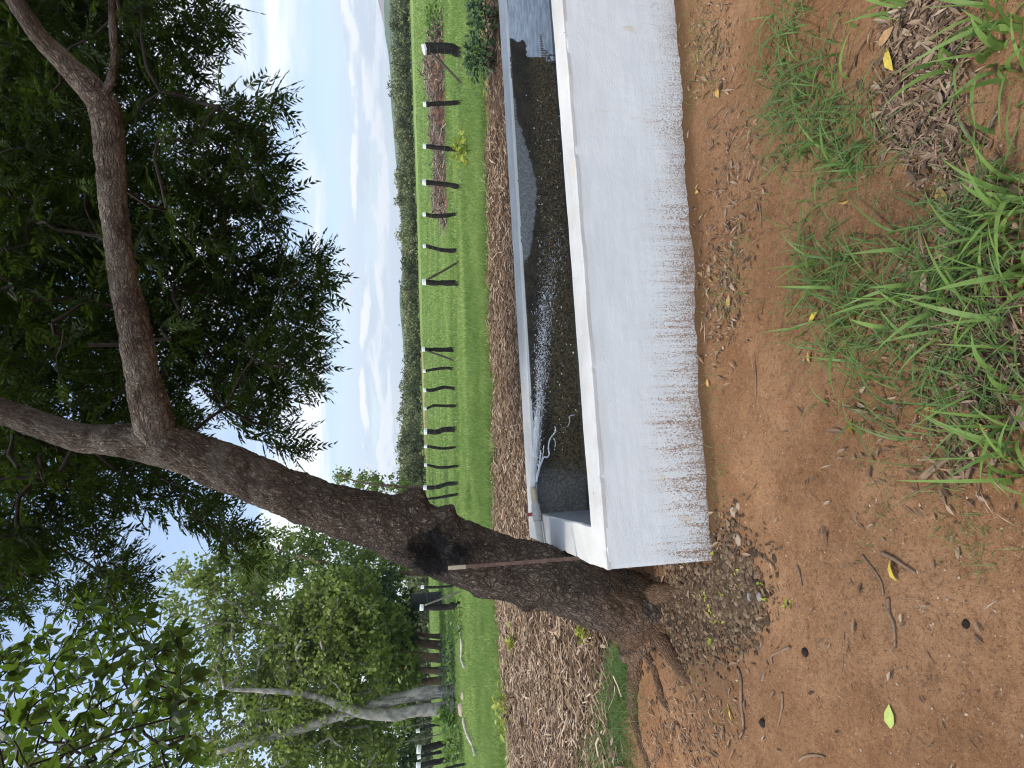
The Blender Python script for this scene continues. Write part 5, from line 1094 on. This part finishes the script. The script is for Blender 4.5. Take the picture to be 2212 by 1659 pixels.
DUNG = plain('black_dung', (.062, .046, .036), .95, .1, .5, 90, 1.0)
for cx, cy, r_, lab in ((855, 940, .019, 'black round dropping on the soil nearest the bent hooked twig'), (590, 1378, .020, 'black oval dropping nearest the tree roots'), (1855, 765, .014, 'small black dropping farthest from the tree, on bare soil')):
    P_ = gp(*full(R3, 1.58, (cx, cy)), -.004); rock(P_, r_, DUNG, 'dropping', lab, 'dropping', .7, seed=int(cx))
SBR = plain('grey_stone', (.27, .24, .21), .85, .3, .3, 30, .4)
TANS = plain('tan_stone', (.34, .26, .185), .85, .2, .3, 30, .4); BLUS = plain('blue_grey_stone', (.22, .24, .26), .85, .2, .3, 30, .4)
for off, cx, cy, r_, lab in ((R3, 405, 62, .030, 'flat tan stone at the corner of the trough foot'), (R3, 437, 30, .022, 'small tan stone beside the flat one at the trough foot'), (R3, 440, 240, .030, 'brown stone on the gravel below the trough corner'), (R3, 512, 590, .026, 'blue grey stone at the edge of the gravel'), (R3, 568, 597, .024, 'grey stone at the outermost edge of the gravel')):
    rock(gp(*full(off, 1.58, (cx, cy)), -.003), r_, TANS if 'tan' in lab or 'brown' in lab else BLUS if 'blue' in lab else SBR, 'stone', lab, 'stone', .38, seed=int(cx + cy))
TW_ = plain('dry_twig', (.26, .17, .11), .9, .2, .4, 40)
def twig(off, pts, r_, label, name='twig'):
    P_ = np.array([gp(*full(off, 1.58, p_), r_ * .9) for p_ in pts]); r_ = r_ * .72; C = catmull(P_, .01); V, q, t_, uv = tube(C, r_ * np.linspace(1.1, .6, len(C)), 8, lambda Pb, D, L, th, rad: (fbm(Pb, 40, 2, 2) - .5) * rad[:, None] * .5); mk(name, V, [q, t_], TW_, loc=P_[0], smooth=True, label=label, cat='twig')
twig(R3, [(820, 1615), (850, 1590), (900, 1578), (950, 1580), (980, 1590)], .008, 'smooth curved tan twig at the bottom edge of the picture')
twig(R3, [(765, 905), (700, 935), (650, 965), (655, 1010)], .009, 'bent hooked twig between the gravel and a round black dropping')
twig(R3, [(440, 1040), (460, 1120), (462, 1250), (475, 1400), (450, 1480)], .010, 'long pale twig running out from the gravel')
twig(R3, [(1210, 335), (1280, 420), (1330, 500), (1345, 580)], .006, 'thin dark twig lying end to end with the long brown twig')
twig(R3, [(1375, 600), (1380, 690), (1410, 760), (1420, 900)], .008, 'long brown twig in the middle of the bare soil')
twig(R3, [(805, 400), (825, 460), (835, 525)], .006, 'short dark twig on soil between the gravel and the bright yellow leaf')
twig(R3, [(1340, 320), (1400, 350), (1480, 400), (1550, 445)], .009, 'flat grey stick near the bright yellow leaf')
twig(R3, [(715, 1190), (715, 1280), (690, 1390)], .007, 'dark twig between the droppings and the roots')
twig(R2, [(1600, 1390), (1700, 1310), (1810, 1245)], .016, 'thick brown root piece on the soil beside the lowest grass tuft')
twig(R2, [(545, 700), (550, 790), (550, 890)], .005, 'thin dark twig on the bare soil before the middle of the trough')
twig(R1, [(570, 1270), (580, 1340), (582, 1410)], .005, 'thin dark twig on bare soil between the trough and the upper grass clump')
twig(R3, [(1100, 690), (1095, 850), (1085, 1060)], .003, 'very thin straight stem in the middle of the bare soil')
twig(R1, [(1440, 1020), (1520, 1018), (1600, 1015)], .004, 'pale straw lying at the lower end of the upper grass clump')

# ------------------------------------------------------------------ air
V, q = box((0, 1250, 60), (np.array([1., 0, 0]), np.array([0, 1., 0]), np.array([0, 0, 1.])), (2100, 1650, 66.5))
hz = bpy.data.materials.new('haze_air'); hz.use_nodes = True; t = hz.node_tree; t.nodes.clear(); o_ = t.nodes.new('ShaderNodeOutputMaterial'); pv = t.nodes.new('ShaderNodeVolumePrincipled')
pv.inputs['Color'].default_value = (.80, .87, .96, 1); pv.inputs['Density'].default_value = .00025; pv.inputs['Anisotropy'].default_value = .2; t.links.new(pv.outputs[0], o_.inputs['Volume'])
HAZE = True
if HAZE: mk('haze', V, [q], hz, label='pale air fading the far hills', cat='haze', kind='stuff')
for ob in COL.objects:
    if '_o' in ob: del ob['_o']
